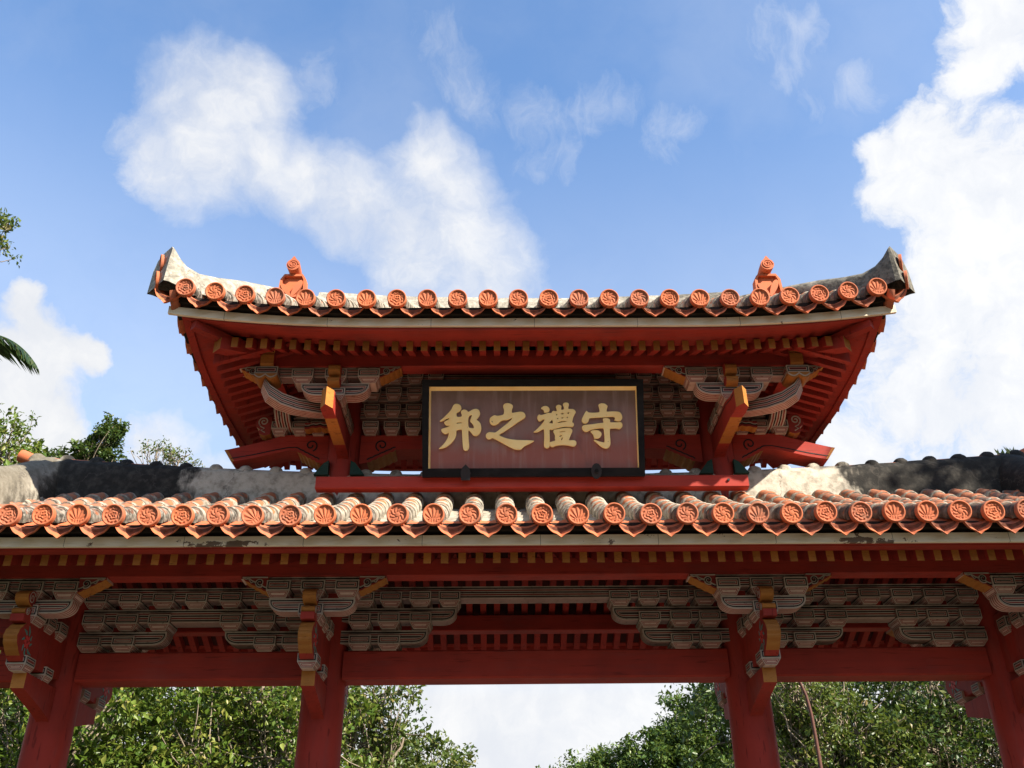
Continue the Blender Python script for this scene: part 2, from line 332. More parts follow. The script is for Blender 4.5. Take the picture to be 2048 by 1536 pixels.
# ------------------------------------------------------------------ mesh helpers
class MB:
    """collects faces with a material key each and links them as ONE mesh object"""
    def __init__(s): s.v = []; s.f = []; s.k = []; s.uv = {}; s.sm = set()
    def face(s, pts, key, uv=None, smooth=False):
        i = len(s.v); s.v += [tuple(p) for p in pts]
        if uv: s.uv[len(s.f)] = uv
        if smooth: s.sm.add(len(s.f))
        s.f.append(tuple(range(i, i+len(pts)))); s.k.append(key)
    def grid(s, P, key, closed_u=False, closed_v=False, smooth=True, uvf=None, flip=False):
        """P[i][j] grid of points, shared vertices"""
        n, m = len(P), len(P[0]); b = len(s.v)
        for row in P: s.v += [tuple(p) for p in row]
        for i in range(n if closed_u else n-1):
            for j in range(m if closed_v else m-1):
                a, c = (i+1) % n, (j+1) % m
                q = (b+i*m+j, b+a*m+j, b+a*m+c, b+i*m+c)
                if flip: q = q[::-1]
                if uvf:
                    ij = [(i, j), (i+1, j), (i+1, j+1), (i, j+1)]
                    if flip: ij = ij[::-1]
                    s.uv[len(s.f)] = [uvf(*t) for t in ij]
                if smooth: s.sm.add(len(s.f))
                s.f.append(q); s.k.append(key)
    def box(s, x0, x1, y0, y1, z0, z1, key, **kw):
        """kw: front/back/left/right/top/bottom material keys"""
        A = [(x0,y0,z0),(x1,y0,z0),(x1,y1,z0),(x0,y1,z0),(x0,y0,z1),(x1,y0,z1),(x1,y1,z1),(x0,y1,z1)]
        for nm, ix in (('front',(0,1,5,4)),('back',(2,3,7,6)),('left',(3,0,4,7)),('right',(1,2,6,5)),('top',(4,5,6,7)),('bottom',(3,2,1,0))):
            k = kw.get(nm, key)
            if k: s.face([A[i] for i in ix], k)
    def stripes(s, pts, seq, core):
        """nested concentric bands inside a planar outline (counter-clockwise from outside)"""
        P = [Vector(p) for p in pts]
        for w, key in seq:
            nrm = Vector((0,0,0)); n = len(P)
            for i in range(n): nrm += P[i].cross(P[(i+1)%n])
            if nrm.length < 1e-9: break
            nrm.normalize()
            Q = []
            for i in range(n):
                e0 = (P[i]-P[i-1]).normalized(); e1 = (P[(i+1)%n]-P[i]).normalized()
                m0 = nrm.cross(e0); m1 = nrm.cross(e1); mm = m0+m1
                d = 1.0 + m0.dot(m1)
                Q.append(P[i] + mm*(w/max(d, 0.35)))
            bad = any((Q[(i+1)%n]-Q[i]).dot(P[(i+1)%n]-P[i]) < 0 for i in range(n))
            if bad: break
            for i in range(n): s.face([P[i], P[(i+1)%n], Q[(i+1)%n], Q[i]], key)
            P = Q
        s.face(P, core)
    def bands(s, a, b, c, d, seq):
        """quad a-b-c-d split from edge ab towards edge dc into bands (fraction, key)"""
        a, b, c, d = map(Vector, (a, b, c, d)); t = 0.0; tot = sum(w for w, _ in seq)
        for w, k in seq:
            u = t + w/tot
            s.face([a.lerp(d, t), b.lerp(c, t), b.lerp(c, u), a.lerp(d, u)], k); t = u
    def prism(s, out, o, ux, uy, un, depth, front, side, back=None, seq=None, core=None, sideseq=None, edges=None):
        """2D outline extruded by depth along -un from the front plane; front face normal = un"""
        o, ux, uy, un = map(Vector, (o, ux, uy, un))
        F = [o+ux*a+uy*b for a, b in out]; B = [p-un*depth for p in F]
        if ux.cross(uy).dot(un) < 0: F = F[::-1]; B = B[::-1]; edges = edges[::-1] if edges else None
        if seq: s.stripes(F, seq, core or front)
        else: s.face(F, front)
        s.face(B[::-1], back or side)
        n = len(F)
        for i in range(n):
            j = (i+1) % n; k = side
            if edges and edges[i]: k = edges[i]
            if sideseq and k == side: s.bands(B[i], B[j], F[j], F[i], sideseq)
            else: s.face([B[i], B[j], F[j], F[i]], k)
    def tube(s, pts, rs, key, n=10, cap=True, smooth=True):
        P = [Vector(p) for p in pts]; rings = []
        up = Vector((0, 0, 1))
        for i, p in enumerate(P):
            t = (P[min(i+1, len(P)-1)]-P[max(i-1, 0)]).normalized()
            a = t.cross(up)
            if a.length < 1e-3: a = t.cross(Vector((0, 1, 0)))
            a.normalize(); b = a.cross(t)
            r = rs[i] if isinstance(rs, (list, tuple)) else rs
            rings.append([p + a*(r*math.cos(2*math.pi*j/n)) + b*(r*math.sin(2*math.pi*j/n)) for j in range(n)])
        s.grid(rings, key, closed_v=True, smooth=smooth)
        if cap: s.face(rings[0][::-1], key); s.face(rings[-1], key)
    def ribbon(s, pts, w, un, lift, key):
        """raised flat line following pts on a plane with normal un"""
        un = Vector(un); P = [Vector(p)+un*lift for p in pts]; L = []
        for i, p in enumerate(P):
            t = (P[min(i+1, len(P)-1)]-P[max(i-1, 0)]).normalized(); a = un.cross(t)
            ww = w[i] if isinstance(w, (list, tuple)) else w
            L.append((p-a*ww/2, p+a*ww/2))
        for (a, b), (c, d) in zip(L[:-1], L[1:]):
            s.face([a, c, d, b], key)
            s.face([a-un*lift, c-un*lift, c, a], key); s.face([b, d, d-un*lift, b-un*lift], key)
    def mesh(s, name):
        keys = list(dict.fromkeys(s.k)); me = bpy.data.meshes.new(name)
        me.from_pydata(s.v, [], s.f)
        for k in keys: me.materials.append(M[k])
        me.polygons.foreach_set('material_index', [keys.index(k) for k in s.k])
        if s.sm: me.polygons.foreach_set('use_smooth', [i in s.sm for i in range(len(s.f))])
        if s.uv:
            lay = me.uv_layers.new(name='uv')
            for pi, uv in s.uv.items():
                st = me.polygons[pi].loop_start
                for q, t in enumerate(uv): lay.data[st+q].uv = t
        me.update()
        return me
    def build(s, name, parent=None, loc=(0, 0, 0), rz=0.0):
        o = bpy.data.objects.new(name, s.mesh(name)); COL.objects.link(o)
        o.location = loc; o.rotation_euler = (0, 0, rz)
        if parent is not None: o.parent = parent
        return o
def tag(o, label, cat, group=None, kind=None):
    if label: o['label'] = label
    if cat: o['category'] = cat
    if group: o['group'] = group
    if kind: o['kind'] = kind
    return o
def empty(name, loc=(0, 0, 0), rz=0.0, parent=None):
    o = bpy.data.objects.new(name, None); COL.objects.link(o); o.location = loc; o.rotation_euler = (0, 0, rz)
    o.empty_display_size = 0.1
    if parent is not None: o.parent = parent
    return o
def copy_of(o, parent, loc, rz=None, scale=None):
    c = o.copy(); COL.objects.link(c); c.parent = parent; c.location = loc
    if rz is not None: c.rotation_euler = (0, 0, rz)
    if scale: c.scale = scale
    return c
def copy_tree(o, parent, loc=None, rz=None):
    c = o.copy(); COL.objects.link(c); c.parent = parent
    if loc is not None: c.location = loc
    if rz is not None: c.rotation_euler = (0, 0, rz)
    for ch in list(o.children): copy_tree(ch, c)
    return c
def spiral(c, r0, turns, a0, ux, uy, n=34, r1=0.008, sgn=1):
    c, ux, uy = map(Vector, (c, ux, uy)); out = []
    for i in range(n+1):
        t = i/n; a = a0 + sgn*2*math.pi*turns*t; r = r0 + (r1-r0)*t
        out.append(c + ux*(r*math.cos(a)) + uy*(r*math.sin(a)))
    return out
X1, Y1, Z1 = Vector((1,0,0)), Vector((0,1,0)), Vector((0,0,1))
FRONT = -Y1
RING = [(0.009, 'white'), (0.009, 'black'), (0.006, 'white'), (0.007, 'stripe'), (0.005, 'white')]
RINGT = [(0.006, 'white'), (0.005, 'stripe'), (0.005, 'white'), (0.005, 'stripe')]
BOAT = [(0.012, 'white'), (0.011, 'black'), (0.008, 'white'), (0.009, 'stripe'), (0.008, 'white')]
UNDER = [(1, 'pink'), (0.6, 'stripe'), (1, 'pink'), (0.6, 'stripe'), (1, 'pink'), (0.6, 'stripe'), (1, 'pink'), (0.6, 'stripe'), (1, 'pink')]
RAIL = [(1, 'white'), (1, 'black'), (0.8, 'white'), (1, 'stripe'), (0.8, 'white'), (1, 'black'), (0.8, 'white'), (1, 'stripe'), (0.8, 'white'), (1, 'black'), (1, 'pink')]

def striped_block(mb, cx, w, y0, y1, zt, zm, zb, ins=0.033, sides=True):
    """a bearing block: cup above, tapered foot below, nested painted outlines on its faces"""
    x0, x1 = cx-w/2, cx+w/2
    mb.stripes([(x0,y0,zm),(x1,y0,zm),(x1,y0,zt),(x0,y0,zt)], RING, 'black')
    mb.stripes([(x0+ins,y0+ins*0.8,zb),(x1-ins,y0+ins*0.8,zb),(x1,y0,zm),(x0,y0,zm)], RINGT, 'pink')
    for sx, xa, xb in ((1, x1, x1-ins), (-1, x0, x0+ins)):
        q = [(xa,y0,zm),(xa,y1,zm),(xa,y1,zt),(xa,y0,zt)]; t = [(xb,y0+ins*0.8,zb),(xb,y1,zb),(xa,y1,zm),(xa,y0,zm)]
        if sx < 0: q.reverse(); t.reverse()
        mb.stripes(q, RING, 'black'); mb.stripes(t, RINGT, 'pink')
    mb.face([(x0,y0,zt),(x1,y0,zt),(x1,y1,zt),(x0,y1,zt)], 'pink')
    mb.face([(x0+ins,y1,zb),(x1-ins,y1,zb),(x1-ins,y0+ins*0.8,zb),(x0+ins,y0+ins*0.8,zb)], 'pink')
    mb.face([(x1,y1,zm),(x0,y1,zm),(x0,y1,zt),(x1,y1,zt)], 'pink')
    mb.face([(x1-ins,y1,zb),(x0+ins,y1,zb),(x0,y1,zm),(x1,y1,zm)], 'pink')
def boat_outline(x0, x1, z0, z1, rl=0.085, rr=0.085, n=6):
    """rectangle whose lower corners are rounded (0 = square)"""
    h = z1-z0; out = [(x0, z1)]
    if rl:
        for i in range(n+1):
            a = math.pi/2*i/n; out.append((x0+rl*1.35*(1-math.cos(a)), z0+min(rl, h*0.92)*(1-math.sin(a))))
    else: out.append((x0, z0))
    if rr:
        for i in range(n+1):
            a = math.pi/2*(1-i/n); out.append((x1-rr*1.35*(1-math.cos(a)), z0+min(rr, h*0.92)*(1-math.sin(a))))
    else: out.append((x1, z0))
    out.append((x1, z1))
    return out
def boat(mb, x0, x1, y0, y1, z0, z1, rl=0.085, rr=0.085):
    """boat-shaped arm: concentric painted outlines follow its rounded lower corners"""
    d = 0.0; loops = []
    for w in [0.0]+[w for w, _ in BOAT]:
        d += w
        loops.append([Vector((a, y0, b)) for a, b in boat_outline(x0+(d if rl else 0), x1-(d if rr else 0), z0+d, z1-d, max(0.012, rl-d) if rl else 0, max(0.012, rr-d) if rr else 0)])
    for (A, B), (_, key) in zip(zip(loops[:-1], loops[1:]), BOAT):
        n = len(A)
        for i in range(n): mb.face([A[i], A[(i+1)%n], B[(i+1)%n], B[i]], key)
    mb.face(loops[-1], 'black')
    out = boat_outline(x0, x1, z0, z1, rl, rr); mb.prism(out, (0,y1-0.001,0), X1, Z1, FRONT, 0.001, 'pink', 'pink', 'pink')
    F = loops[0]; n = len(F)
    for i in range(n):
        a, b = F[i], F[(i+1)%n]; D = Y1*(y1-y0)
        mb.bands(a, b, b+D, a+D, UNDER)
def rail(mb, x0, x1, y0, y1, z0, z1):
    mb.bands((x0,y0,z1),(x1,y0,z1),(x1,y0,z0),(x0,y0,z0), RAIL)
    mb.bands((x0,y0,z0),(x1,y0,z0),(x1,y1,z0),(x0,y1,z0), UNDER)
    mb.box(x0, x1, y0, y1, z0, z1, 'pink', front=None, bottom=None)

# ------------------------------------------------------------------ setting: ground and path
g = MB(); g.face([(-900,-900,-0.02),(900,-900,-0.02),(900,900,-0.02),(-900,900,-0.02)], 'ground')
tag(g.build('ground'), None, None, kind='structure')
g = MB(); g.face([(-4.6,-40,0.0),(4.6,-40,0.0),(4.6,60,0.0),(-4.6,60,0.0)], 'paving')
tag(g.build('path'), None, None, kind='structure')

# ================================================================== THE GATE
gate = tag(empty('ceremonial_gate'), 'red wooden ceremonial gate with two tiled roofs and painted brackets', 'gate')
COLX = [-3.953, -1.765, 1.765, 3.953]
def make_column(top):
    c = MB(); n = 28; prof = [(0.0,0.27),(0.10,0.27),(0.16,0.235),(0.30,0.215),(0.34,0.186),(1.4,0.186),(2.6,0.180),(top,0.172)]
    rings = [[(r*math.cos(2*math.pi*j/n), r*math.sin(2*math.pi*j/n), z) for j in range(n)] for z, r in prof]
    c.grid(rings[:5], 'base', closed_v=True, flip=True); c.grid(rings[4:], 'red', closed_v=True, flip=True)
    c.face([(x,y,z) for x,y,z in rings[-1]], 'red')
    return c
inner = make_column(5.95); outer = make_column(4.1)
for x in COLX: (inner if abs(x) < 2 else outer).build('column', gate, (x, 0, 0))

# ---- lintels between the columns
def lintel(x0, x1):
    m = MB(); y, z0, z1, e = 0.125, 3.328, 3.562, 0.014
    prof = [(-y+e,z0),(y-e,z0),(y,z0+e),(y,z1-e),(y-e,z1),(-y+e,z1),(-y,z1-e),(-y,z0+e)]
    P = [[(x,a,b) for a,b in prof] for x in (x0,x1)]
    m.grid(P, 'redx', closed_v=True, smooth=False); m.face(P[0],'redx'); m.face(P[1][::-1],'redx')
    return m.build('lintel', gate)
for a, b in zip(COLX[:-1], COLX[1:]): lintel(a+0.16, b-0.16)
lintel(COLX[0]-1.0, COLX[0]-0.16); lintel(COLX[3]+0.16, COLX[3]+1.0)

# ---- painted bracket frieze in the column plane (lower storey)
LR = [(4.053,3.975,3.927),(3.868,3.79,3.738),(3.679,3.605,3.560)]
def frieze_bay(rails, rows):
    f = MB()
    for x0, x1, z0, z1, rl, rr in rails:
        if rl or rr: boat(f, x0, x1, -0.125, 0.02, z0, z1, rl, rr)
        else: rail(f, x0, x1, -0.125, 0.02, z0, z1)
    root = f.build('bracket_frieze', gate)
    for (zt, zm, zb), xs in zip(LR, rows):
        proto = MB(); striped_block(proto, 0, 0.183, -0.17, 0.06, zt, zm, zb)
        first = None
        for x in xs:
            if first is None: first = proto.build('bearing_block', root, (x, 0, 0))
            else: copy_of(first, root, (x+random.uniform(-.003,.003), random.uniform(-.004,.004), random.uniform(-.002,.002)), random.uniform(-.0015,.0015))
    return root
cx = COLX[2]-0.12
frieze_bay([(-cx,cx,3.998,4.105,0,0), (-cx,-0.672,3.806,3.918,0,0.085), (0.665,cx,3.806,3.918,0.085,0), (-cx,-0.912,3.618,3.728,0,0.085), (0.906,cx,3.618,3.728,0.085,0)],
           [[s*x for s in (-1,1) for x in (0.732,0.98,1.232,1.465)], [s*x for s in (-1,1) for x in (0.973,1.24,1.487)], [s*x for s in (-1,1) for x in (1.23,1.475)]])
for s in (-1, 1):
    a, b = 1.885, 3.83
    X = (lambda x0, x1: (x0, x1)) if s > 0 else (lambda x0, x1: (-x1, -x0))
    def R(x0, x1, z0, z1, near, far):
        p, q = X(x0, x1); return (p, q, z0, z1, near if s > 0 else far, far if s > 0 else near)
    frieze_bay([R(a,b,3.998,4.105,0,0), R(a,b,3.806,3.918,0,0), R(a,2.613,3.618,3.728,0,0.085), R(3.10,b,3.618,3.728,0.085,0)],
               [[s*x for x in (2.05,2.31,2.596,2.888,3.168,3.45,3.733)], [s*x for x in (2.02,2.287,2.568,3.175,3.443,3.717)], [s*x for x in (2.03,2.265,3.44,3.72)]])

# ---- lower bracket sets, one to each column face
def wing(mb, s, x_in, x_out, y0, y1, zt, zb):
    """carved cloud-shaped end of a rail: scalloped ochre lower edge, painted scroll on the face"""
    L = abs(x_out-x_in); sg = 1 if x_out > x_in else -1
    low = [(0, zb)]
    n = 12
    for i in range(1, n+1):
        t = i/n; low.append((t*L*0.93, zb+(zt-0.018-zb)*(t**1.15) - 0.006*abs(math.sin(t*math.pi*4))))
    out = low + [(L, zt-0.022), (L*0.985, zt), (0, zt)]
    edges = ['ochre']*(n+1) + ['pink', 'pink', 'pink']
    mb.prism(out, (x_in, y0, 0), X1*sg, Z1, FRONT, y1-y0, 'stripe', 'pink', 'pink', edges=edges)
    o = Vector((x_in, y0, 0)); ux = X1*sg
    P = lambda a, z: o+ux*a+Z1*z
    mb.ribbon([P(0.004, zt-0.008), P(L*0.95, zt-0.008)], 0.010, FRONT, 0.003, 'white')
    h = zt-zb
    edge = [P(a, z+0.020) for a, z in low if a < L*0.9]
    mb.ribbon(edge, 0.011, FRONT, 0.002, 'black')
    mb.ribbon([p+Z1*0.011 for p in edge[:-1]], 0.009, FRONT, 0.003, 'white')
    sc = P(L*0.30, zt-h*0.42)
    mb.ribbon(spiral(sc, h*0.31, 1.7, -2.2, ux, Z1, 30, 0.006), 0.010, FRONT, 0.004, 'white')
    mb.ribbon(spiral(sc, h*0.23, 1.6, -2.0, ux, Z1, 30, 0.004), 0.008, FRONT, 0.005, 'black')
    mb.ribbon([P(L*(0.42+0.1*i), zt-h*(0.50-0.085*i)+0.012*math.sin(i*2.4)) for i in range(6)], 0.008, FRONT, 0.004, 'white')
def scallop(y0, z0, z1, bul, n, lobes=5, amp=0.008):
    """(y,z) points of a bulging lobed front from z0 up to z1"""
    return [(y0 - bul*math.sin(math.pi*i/n) - amp*abs(math.sin(math.pi*lobes*i/n)), z0+(z1-z0)*i/n) for i in range(n+1)]
def make_bracket():
    k = MB()                                                        # arms that run out of the column
    w = 0.052
    def arm(out, hw, front='red', side='red', edges=None):
        k.prism(out, (hw, 0, 0), Y1, Z1, X1, 2*hw, side, front, side, edges=edges)
    # corbel: ochre end, red underside curving back into the column
    cor = [(-0.10,3.26),(-0.10,2.96)]
    for i in range(9):
        t = i/8; cor.append((-0.16-0.56*t**1.6, 2.99+0.155*t**0.55*(0.3+0.7*t)))
    cor += [(-0.722,3.26)]
    arm(cor, w, 'red', 'red', ['red']*(len(cor)-2)+['ochre','red'])
    # second step of the arm
    k.box(-w, w, -0.98, -0.1, 3.585, 3.64, 'red')
    k.box(-w, w, -0.80, -0.1, 3.64, 3.80, 'stripe')
    root = k.build('bracket_set', gate)
    nose = MB()
    pts = [(-0.10,3.335),(-0.62,3.312),(-0.80,3.312)]
    lob = scallop(-0.895, 3.345, 3.590, 0.105, 28)
    pts += [(-0.86,3.32)] + lob + [(-0.85,3.60),(-0.10,3.60)]
    ed = ['red','red','red','red'] + ['ochre']*28 + ['ochre','red','red']
    nose.prism(pts, (w,0,0), Y1, Z1, X1, 2*w, 'red', 'red', 'red', edges=ed[:len(pts)])
    for sx in (-1, 1):                                              # painted flower on both cheeks
        un = X1*sx; o = Vector((sx*w, -0.84, 3.46))
        for i in range(6):
            a = i*math.pi/3; nose.ribbon([o+Y1*(0.012*math.cos(a))+Z1*(0.012*math.sin(a)), o+Y1*(0.036*math.cos(a))+Z1*(0.036*math.sin(a)), o+Y1*(0.052*math.cos(a))+Z1*(0.052*math.sin(a))], [0.014,0.024,0.004], un, 0.003, 'flower')
        for a, ln in ((1.2,0.12),(1.9,0.115),(2.7,0.09),(-1.1,0.13),(-1.8,0.125),(-2.6,0.09),(0.3,0.085),(-0.4,0.085)):
            nose.ribbon([o+Y1*(r*math.cos(a+0.5*(r/ln)**2))+Z1*(r*math.sin(a+0.5*(r/ln)**2)) for r in (0.05,0.65*ln,ln)], [0.012,0.022,0.003], un, 0.0025, 'leafgreen')
    nose.build('carved_nose', root)
    def blk(x, w_, y0, y1, zt, zm, zb, ins=0.03):
        b = MB(); striped_block(b, 0, w_, y0, y1, zt, zm, zb, ins); b.build('bracket_block', root, (x,0,0))
    blk(0, 0.150, -0.83, -0.67, 3.365, 3.301, 3.256)
    blk(0, 0.150, -0.47, -0.33, 3.365, 3.301, 3.256)
    blk(0, 0.190, -0.885, -0.70, 3.735, 3.650, 3.605)
    blk(0, 0.180, -0.64, -0.50, 3.735, 3.650, 3.605)
    blk(0, 0.180, -0.42, -0.28, 3.735, 3.650, 3.605)
    b = MB(); boat(b, -0.335, 0.335, -0.855, -0.715, 3.676, 3.781); b.build('boat_arm', root)
    for x in (-0.268, 0, 0.268): blk(x, 0.186, -0.885, -0.69, 3.920, 3.840, 3.784, 0.032)
    b = MB(); rail(b, -0.37, 0.37, -0.84, -0.73, 3.86, 3.958); b.build('boat_arm', root)
    for s in (-1, 1):
        b = MB(); wing(b, s, s*0.355, s*0.57, -0.865, -0.72, 3.956, 3.835); b.build('wing_carving', root)
    for z0, z1, yb, yt in ((3.715,3.836,-0.93,0.05),(3.629,3.699,-0.945,0.032)):
        b = MB(); pts = [(-0.80,z0),(-0.88,z0)] + scallop(yb, z0+0.006, z1-0.004, yt, 12, 2, 0.006) + [(-0.90,z1),(-0.80,z1)]
        b.prism(pts, (w,0,0), Y1, Z1, X1, 2*w, 'red', 'ochre', 'red')
        for sx in (-1, 1): b.ribbon(spiral((sx*w, yb+0.01, (z0+z1)/2), (z1-z0)*0.42, 1.6, 0.5, Y1, Z1, 24), 0.007, X1*sx, 0.003, 'white')
        b.build('beam_end', root)
    return root
br0 = make_bracket(); br0.location = (COLX[0], 0, 0)
for x in COLX[1:]: copy_tree(br0, gate, (x, 0, 0))
for x in COLX: copy_tree(br0, gate, (x, 0, 0), math.pi)

# ---- eaves of the lower roof: purlin, rafters, fascia boards
def beam_x(name, x0, x1, y0, y1, z0, z1, key='redx', parent=gate, e=0.008):
    m = MB(); prof = [(y0+e,z0),(y1-e,z0),(y1,z0+e),(y1,z1-e),(y1-e,z1),(y0+e,z1),(y0,z1-e),(y0,z0+e)]
    P = [[(x,a,b) for a,b in prof] for x in (x0,x1)]
    m.grid(P, key, closed_v=True, smooth=False); m.face(P[0], key); m.face(P[1][::-1], key)
    return m.build(name, parent)
beam_x('purlin', -5.0, 5.0, -0.858, -0.72, 3.957, 4.105)
beam_x('purlin', -5.0, 5.0, 0.72, 0.858, 3.957, 4.105)
le = MB()                                                           # soffit and stepped boards
SL = 0.43
for s in (-1, 1):
    y = lambda v: s*v
    q = [(-5.25,y(1.302),3.989),(5.25,y(1.302),3.989),(5.25,0,3.989+1.302*SL),(-5.25,0,3.989+1.302*SL)]
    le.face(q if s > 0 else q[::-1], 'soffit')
    ya, yb = sorted((y(1.405), y(1.30))); le.box(-5.25,5.25,ya,yb,3.985,4.052,'redx')
    ya, yb = sorted((y(1.43), y(1.385))); le.box(-5.25,5.25,ya,yb,4.052,4.085,'mud')
    ya, yb = sorted((y(1.450), y(1.400))); le.box(-5.25,5.25,ya,yb,3.990,4.050,'redx')
    ya, yb = sorted((y(1.50), y(1.40))); le.box(-5.25,5.25,ya,yb,4.088,4.14,'mud')
le.box(-5.25,5.25,1.43,1.47,3.84,4.09,'redx')
eave = le.build('eave', gate)
fb = MB(); fb.box(-5.25,5.25,-1.478,-1.450,3.984,4.056,'board'); fb.build('eave_board', eave)
def rafter_mesh(w, h, run, slope, key='red'):
    m = MB(); a = w/2
    f = [(-a,0,0),(a,0,0),(a,0,h),(-a,0,h)]; b = [(x,run,z+slope*run) for x,_,z in f]
    m.face(f, 'ochre'); m.face(b[::-1], key)
    for i in range(4): m.face([f[(i+1)%4], f[i], b[i], b[(i+1)%4]], key)
    return m
RXC = [0.065+0.1302*k for k in range(12)] + [1.632, 1.768, 1.912] + [2.053+0.1365*k for k in range(22)]
RXC = sorted([-x for x in RXC] + RXC)
raf = rafter_mesh(0.056, 0.085, 1.28, SL)
first = None
for x in RXC:
    if abs(x) > 4.2: continue
    if first is None: first = raf.build('rafter', eave, (x, -1.30, 3.902))
    else: copy_of(first, eave, (x, -1.30, 3.902))
rest = MB()                                                         # rafters of the far slope
for x in RXC:
    a = 0.028; f = [(x-a,1.30,3.902),(x+a,1.30,3.902),(x+a,1.30,3.987),(x-a,1.30,3.987)]; b = [(p,0.02,z+1.28*SL) for p,_,z in f]
    rest.face(f[::-1], 'ochre')
    for i in range(4): rest.face([f[i], f[(i+1)%4], b[(i+1)%4], b[i]], 'red')
tag(rest.build('rafter', eave), None, None, kind='stuff')

# ---- tiles
TR = 0.076                                                          # radius of a barrel tile
def disc_relief(kind):
    """round eave-end tile: raised rim and a moulded flower or fan, face towards -Y, centre at origin"""
    m = MB(); nr, na = 22, 72; R0 = TR+0.004
    def h(r, a):
        t = r/R0
        rim = 0.0 if t < 0.80 else (1.0 if t > 0.86 else (t-0.80)/0.06)
        if t > 0.985: rim = 0.75
        z = 0.016*rim
        if t < 0.80:
            if kind == 0:                                           # fan of palm fronds rising from the foot
                x, y = r*math.cos(a), r*math.sin(a); yy = y+0.62*R0; ang = math.atan2(yy, x); rr = math.hypot(x, yy)
                z += 0.006*(0.5+0.5*math.cos(ang*16))*min(1, rr/(0.5*R0))
                if y < -0.42*R0: z += 0.004*abs(math.sin(x*170))
            elif kind == 1:                                         # peony seen from above
                q = t/0.80
                z += 0.007*(0.5+0.5*math.cos(q*17+1.1*math.sin(a*5)+0.8*math.sin(a*3+1)))*(1-0.25*q)
                z += 0.004*max(0, math.cos(a*12))*(q > 0.72)
            else:                                                   # layered rosette
                q = t/0.80
                z += 0.007*abs(math.sin(a*4+q*5))*(0.35 < q < 0.8) + 0.008*(q < 0.3)*(1-q) + 0.005*abs(math.sin(a*8))*(q >= 0.8)
        return z
    P = [[(r*math.cos(2*math.pi*j/na), -h(r, 2*math.pi*j/na), r*math.sin(2*math.pi*j/na)) for j in range(na)] for r in [R0*max(0.02, i/nr) for i in range(nr+1)]]
    m.grid(P, 'terra', closed_v=True); m.face(P[0], 'terra', smooth=True)
    ring = [(x, 0.030, z) for x, _, z in P[-1]]
    m.grid([P[-1], ring], 'terra', closed_v=True); m.face(ring[::-1], 'terra')
    return m.mesh('end_tile')
def drip_mesh(wd=0.118, drop=0.128, pan_=True):
    """pan-tile end with its pointed hanging lip, towards -Y, centre of the pan at origin"""
    m = MB(); n = 22; rows = []
    for k in range(5):
        t = k/4; row = []
        for i in range(n+1):
            u = -1+2*i/n
            top = 0.020-0.048*(1-u*u)                               # hollow of the pan
            bot = 0.010-drop*(1-abs(u)**3.0)*0.74 - 0.026*max(0, 1-abs(u)/0.30)
            z = top+(bot-top)*t
            y = 0.028-0.030*t + 0.020*(1-u*u)*math.sin(math.pi*t) - (0.012 if t > 0.9 else 0)
            y -= 0.006*math.sin(math.pi*min(1, t*1.2))*abs(math.sin(u*6.5))
            row.append((u*wd, y, z))
        rows.append(row)
    m.grid(rows[:3], 'grime'); m.grid(rows[2:], 'terra')
    back = [[(x, y+0.018, z) for x, y, z in r] for r in rows]
    m.grid(back, 'terra', flip=True); m.grid([rows[-1], back[-1]], 'terra', smooth=False)
    if not pan_: return m.mesh('drip_tile')
    top = rows[0]; pan = [(x, y+0.26, z+0.125) for x, y, z in top]
    m.grid([top, pan], 'terra'); m.grid([[(x,y,z-0.016) for x,y,z in top], [(x,y,z-0.016) for x,y,z in pan]], 'mud')
    return m.mesh('drip_tile')
ENDS = [disc_relief(i) for i in range(3)]; DRIP = drip_mesh(); DRIPS = drip_mesh(pan_=False)
def mesh_obj(name, me, parent, loc, rz=0.0, tilt=0.0, roll=0.0):
    o = bpy.data.objects.new(name, me); COL.objects.link(o); o.parent = parent; o.location = loc
    o.rotation_euler = (tilt, roll, rz)
    return o
def barrel_row(m, p0, p1, sag, rng, seglen=0.235, r=TR, key='barrel'):
    """line of overlapping half-round tiles from the eave p0 to the ridge p1, with mortar collars"""
    p0, p1 = Vector(p0), Vector(p1); L = (p1-p0).length; d = (p1-p0)/L
    side = Vector((d.y, -d.x, 0)).normalized(); up = side.cross(d)
    if up.z < 0: up = -up
    nseg = max(1, round(L/seglen)); na = 13
    def c(t): return p0 + d*(L*t) - Z1*(sag*math.sin(math.pi*t))
    for k in range(nseg):
        ta, tb = k/nseg, min(1.0, (k+1.12)/nseg); jit = rng.uniform(-0.004, 0.004)
        rings = []; us = []
        for q, rr in ((0.0, r+0.002), (0.02, r+0.008), (0.16, r+0.009), (0.24, r-0.001), (0.72, r-0.004), (1.0, r-0.009)):
            t = ta+(tb-ta)*q; o = c(t)+side*jit
            rings.append([o + side*(rr*math.cos(a)) + up*(rr*math.sin(a)+0.002*math.sin(q*9+k)) for a in [math.pi*(1.16-1.32*j/(na-1)) for j in range(na)]])
            us.append(k+min(0.999, q*0.88))
        m.grid(rings, key, uvf=lambda i, j: (us[i], j/(na-1)))
        m.face([p for p in rings[0]], key, uv=[(us[0], 0.1)]*na)
def pan_strip(m, a0, a1, b0, b1, key='barrel', drop=0.035):
    """hollow channel between two barrel rows a and b"""
    a0, a1, b0, b1 = map(Vector, (a0, a1, b0, b1)); n = 6; P = []
    for k in range(13):
        t = k/12; A, B = a0.lerp(a1, t), b0.lerp(b1, t); st = 0.012*((t*6) % 1)
        P.append([A.lerp(B, j/n) - Z1*(drop*math.sin(math.pi*j/n)+0.055-st) for j in range(n+1)])
    m.grid(P, key, uvf=lambda i, j: (i/12*6+0.0, 0.02))

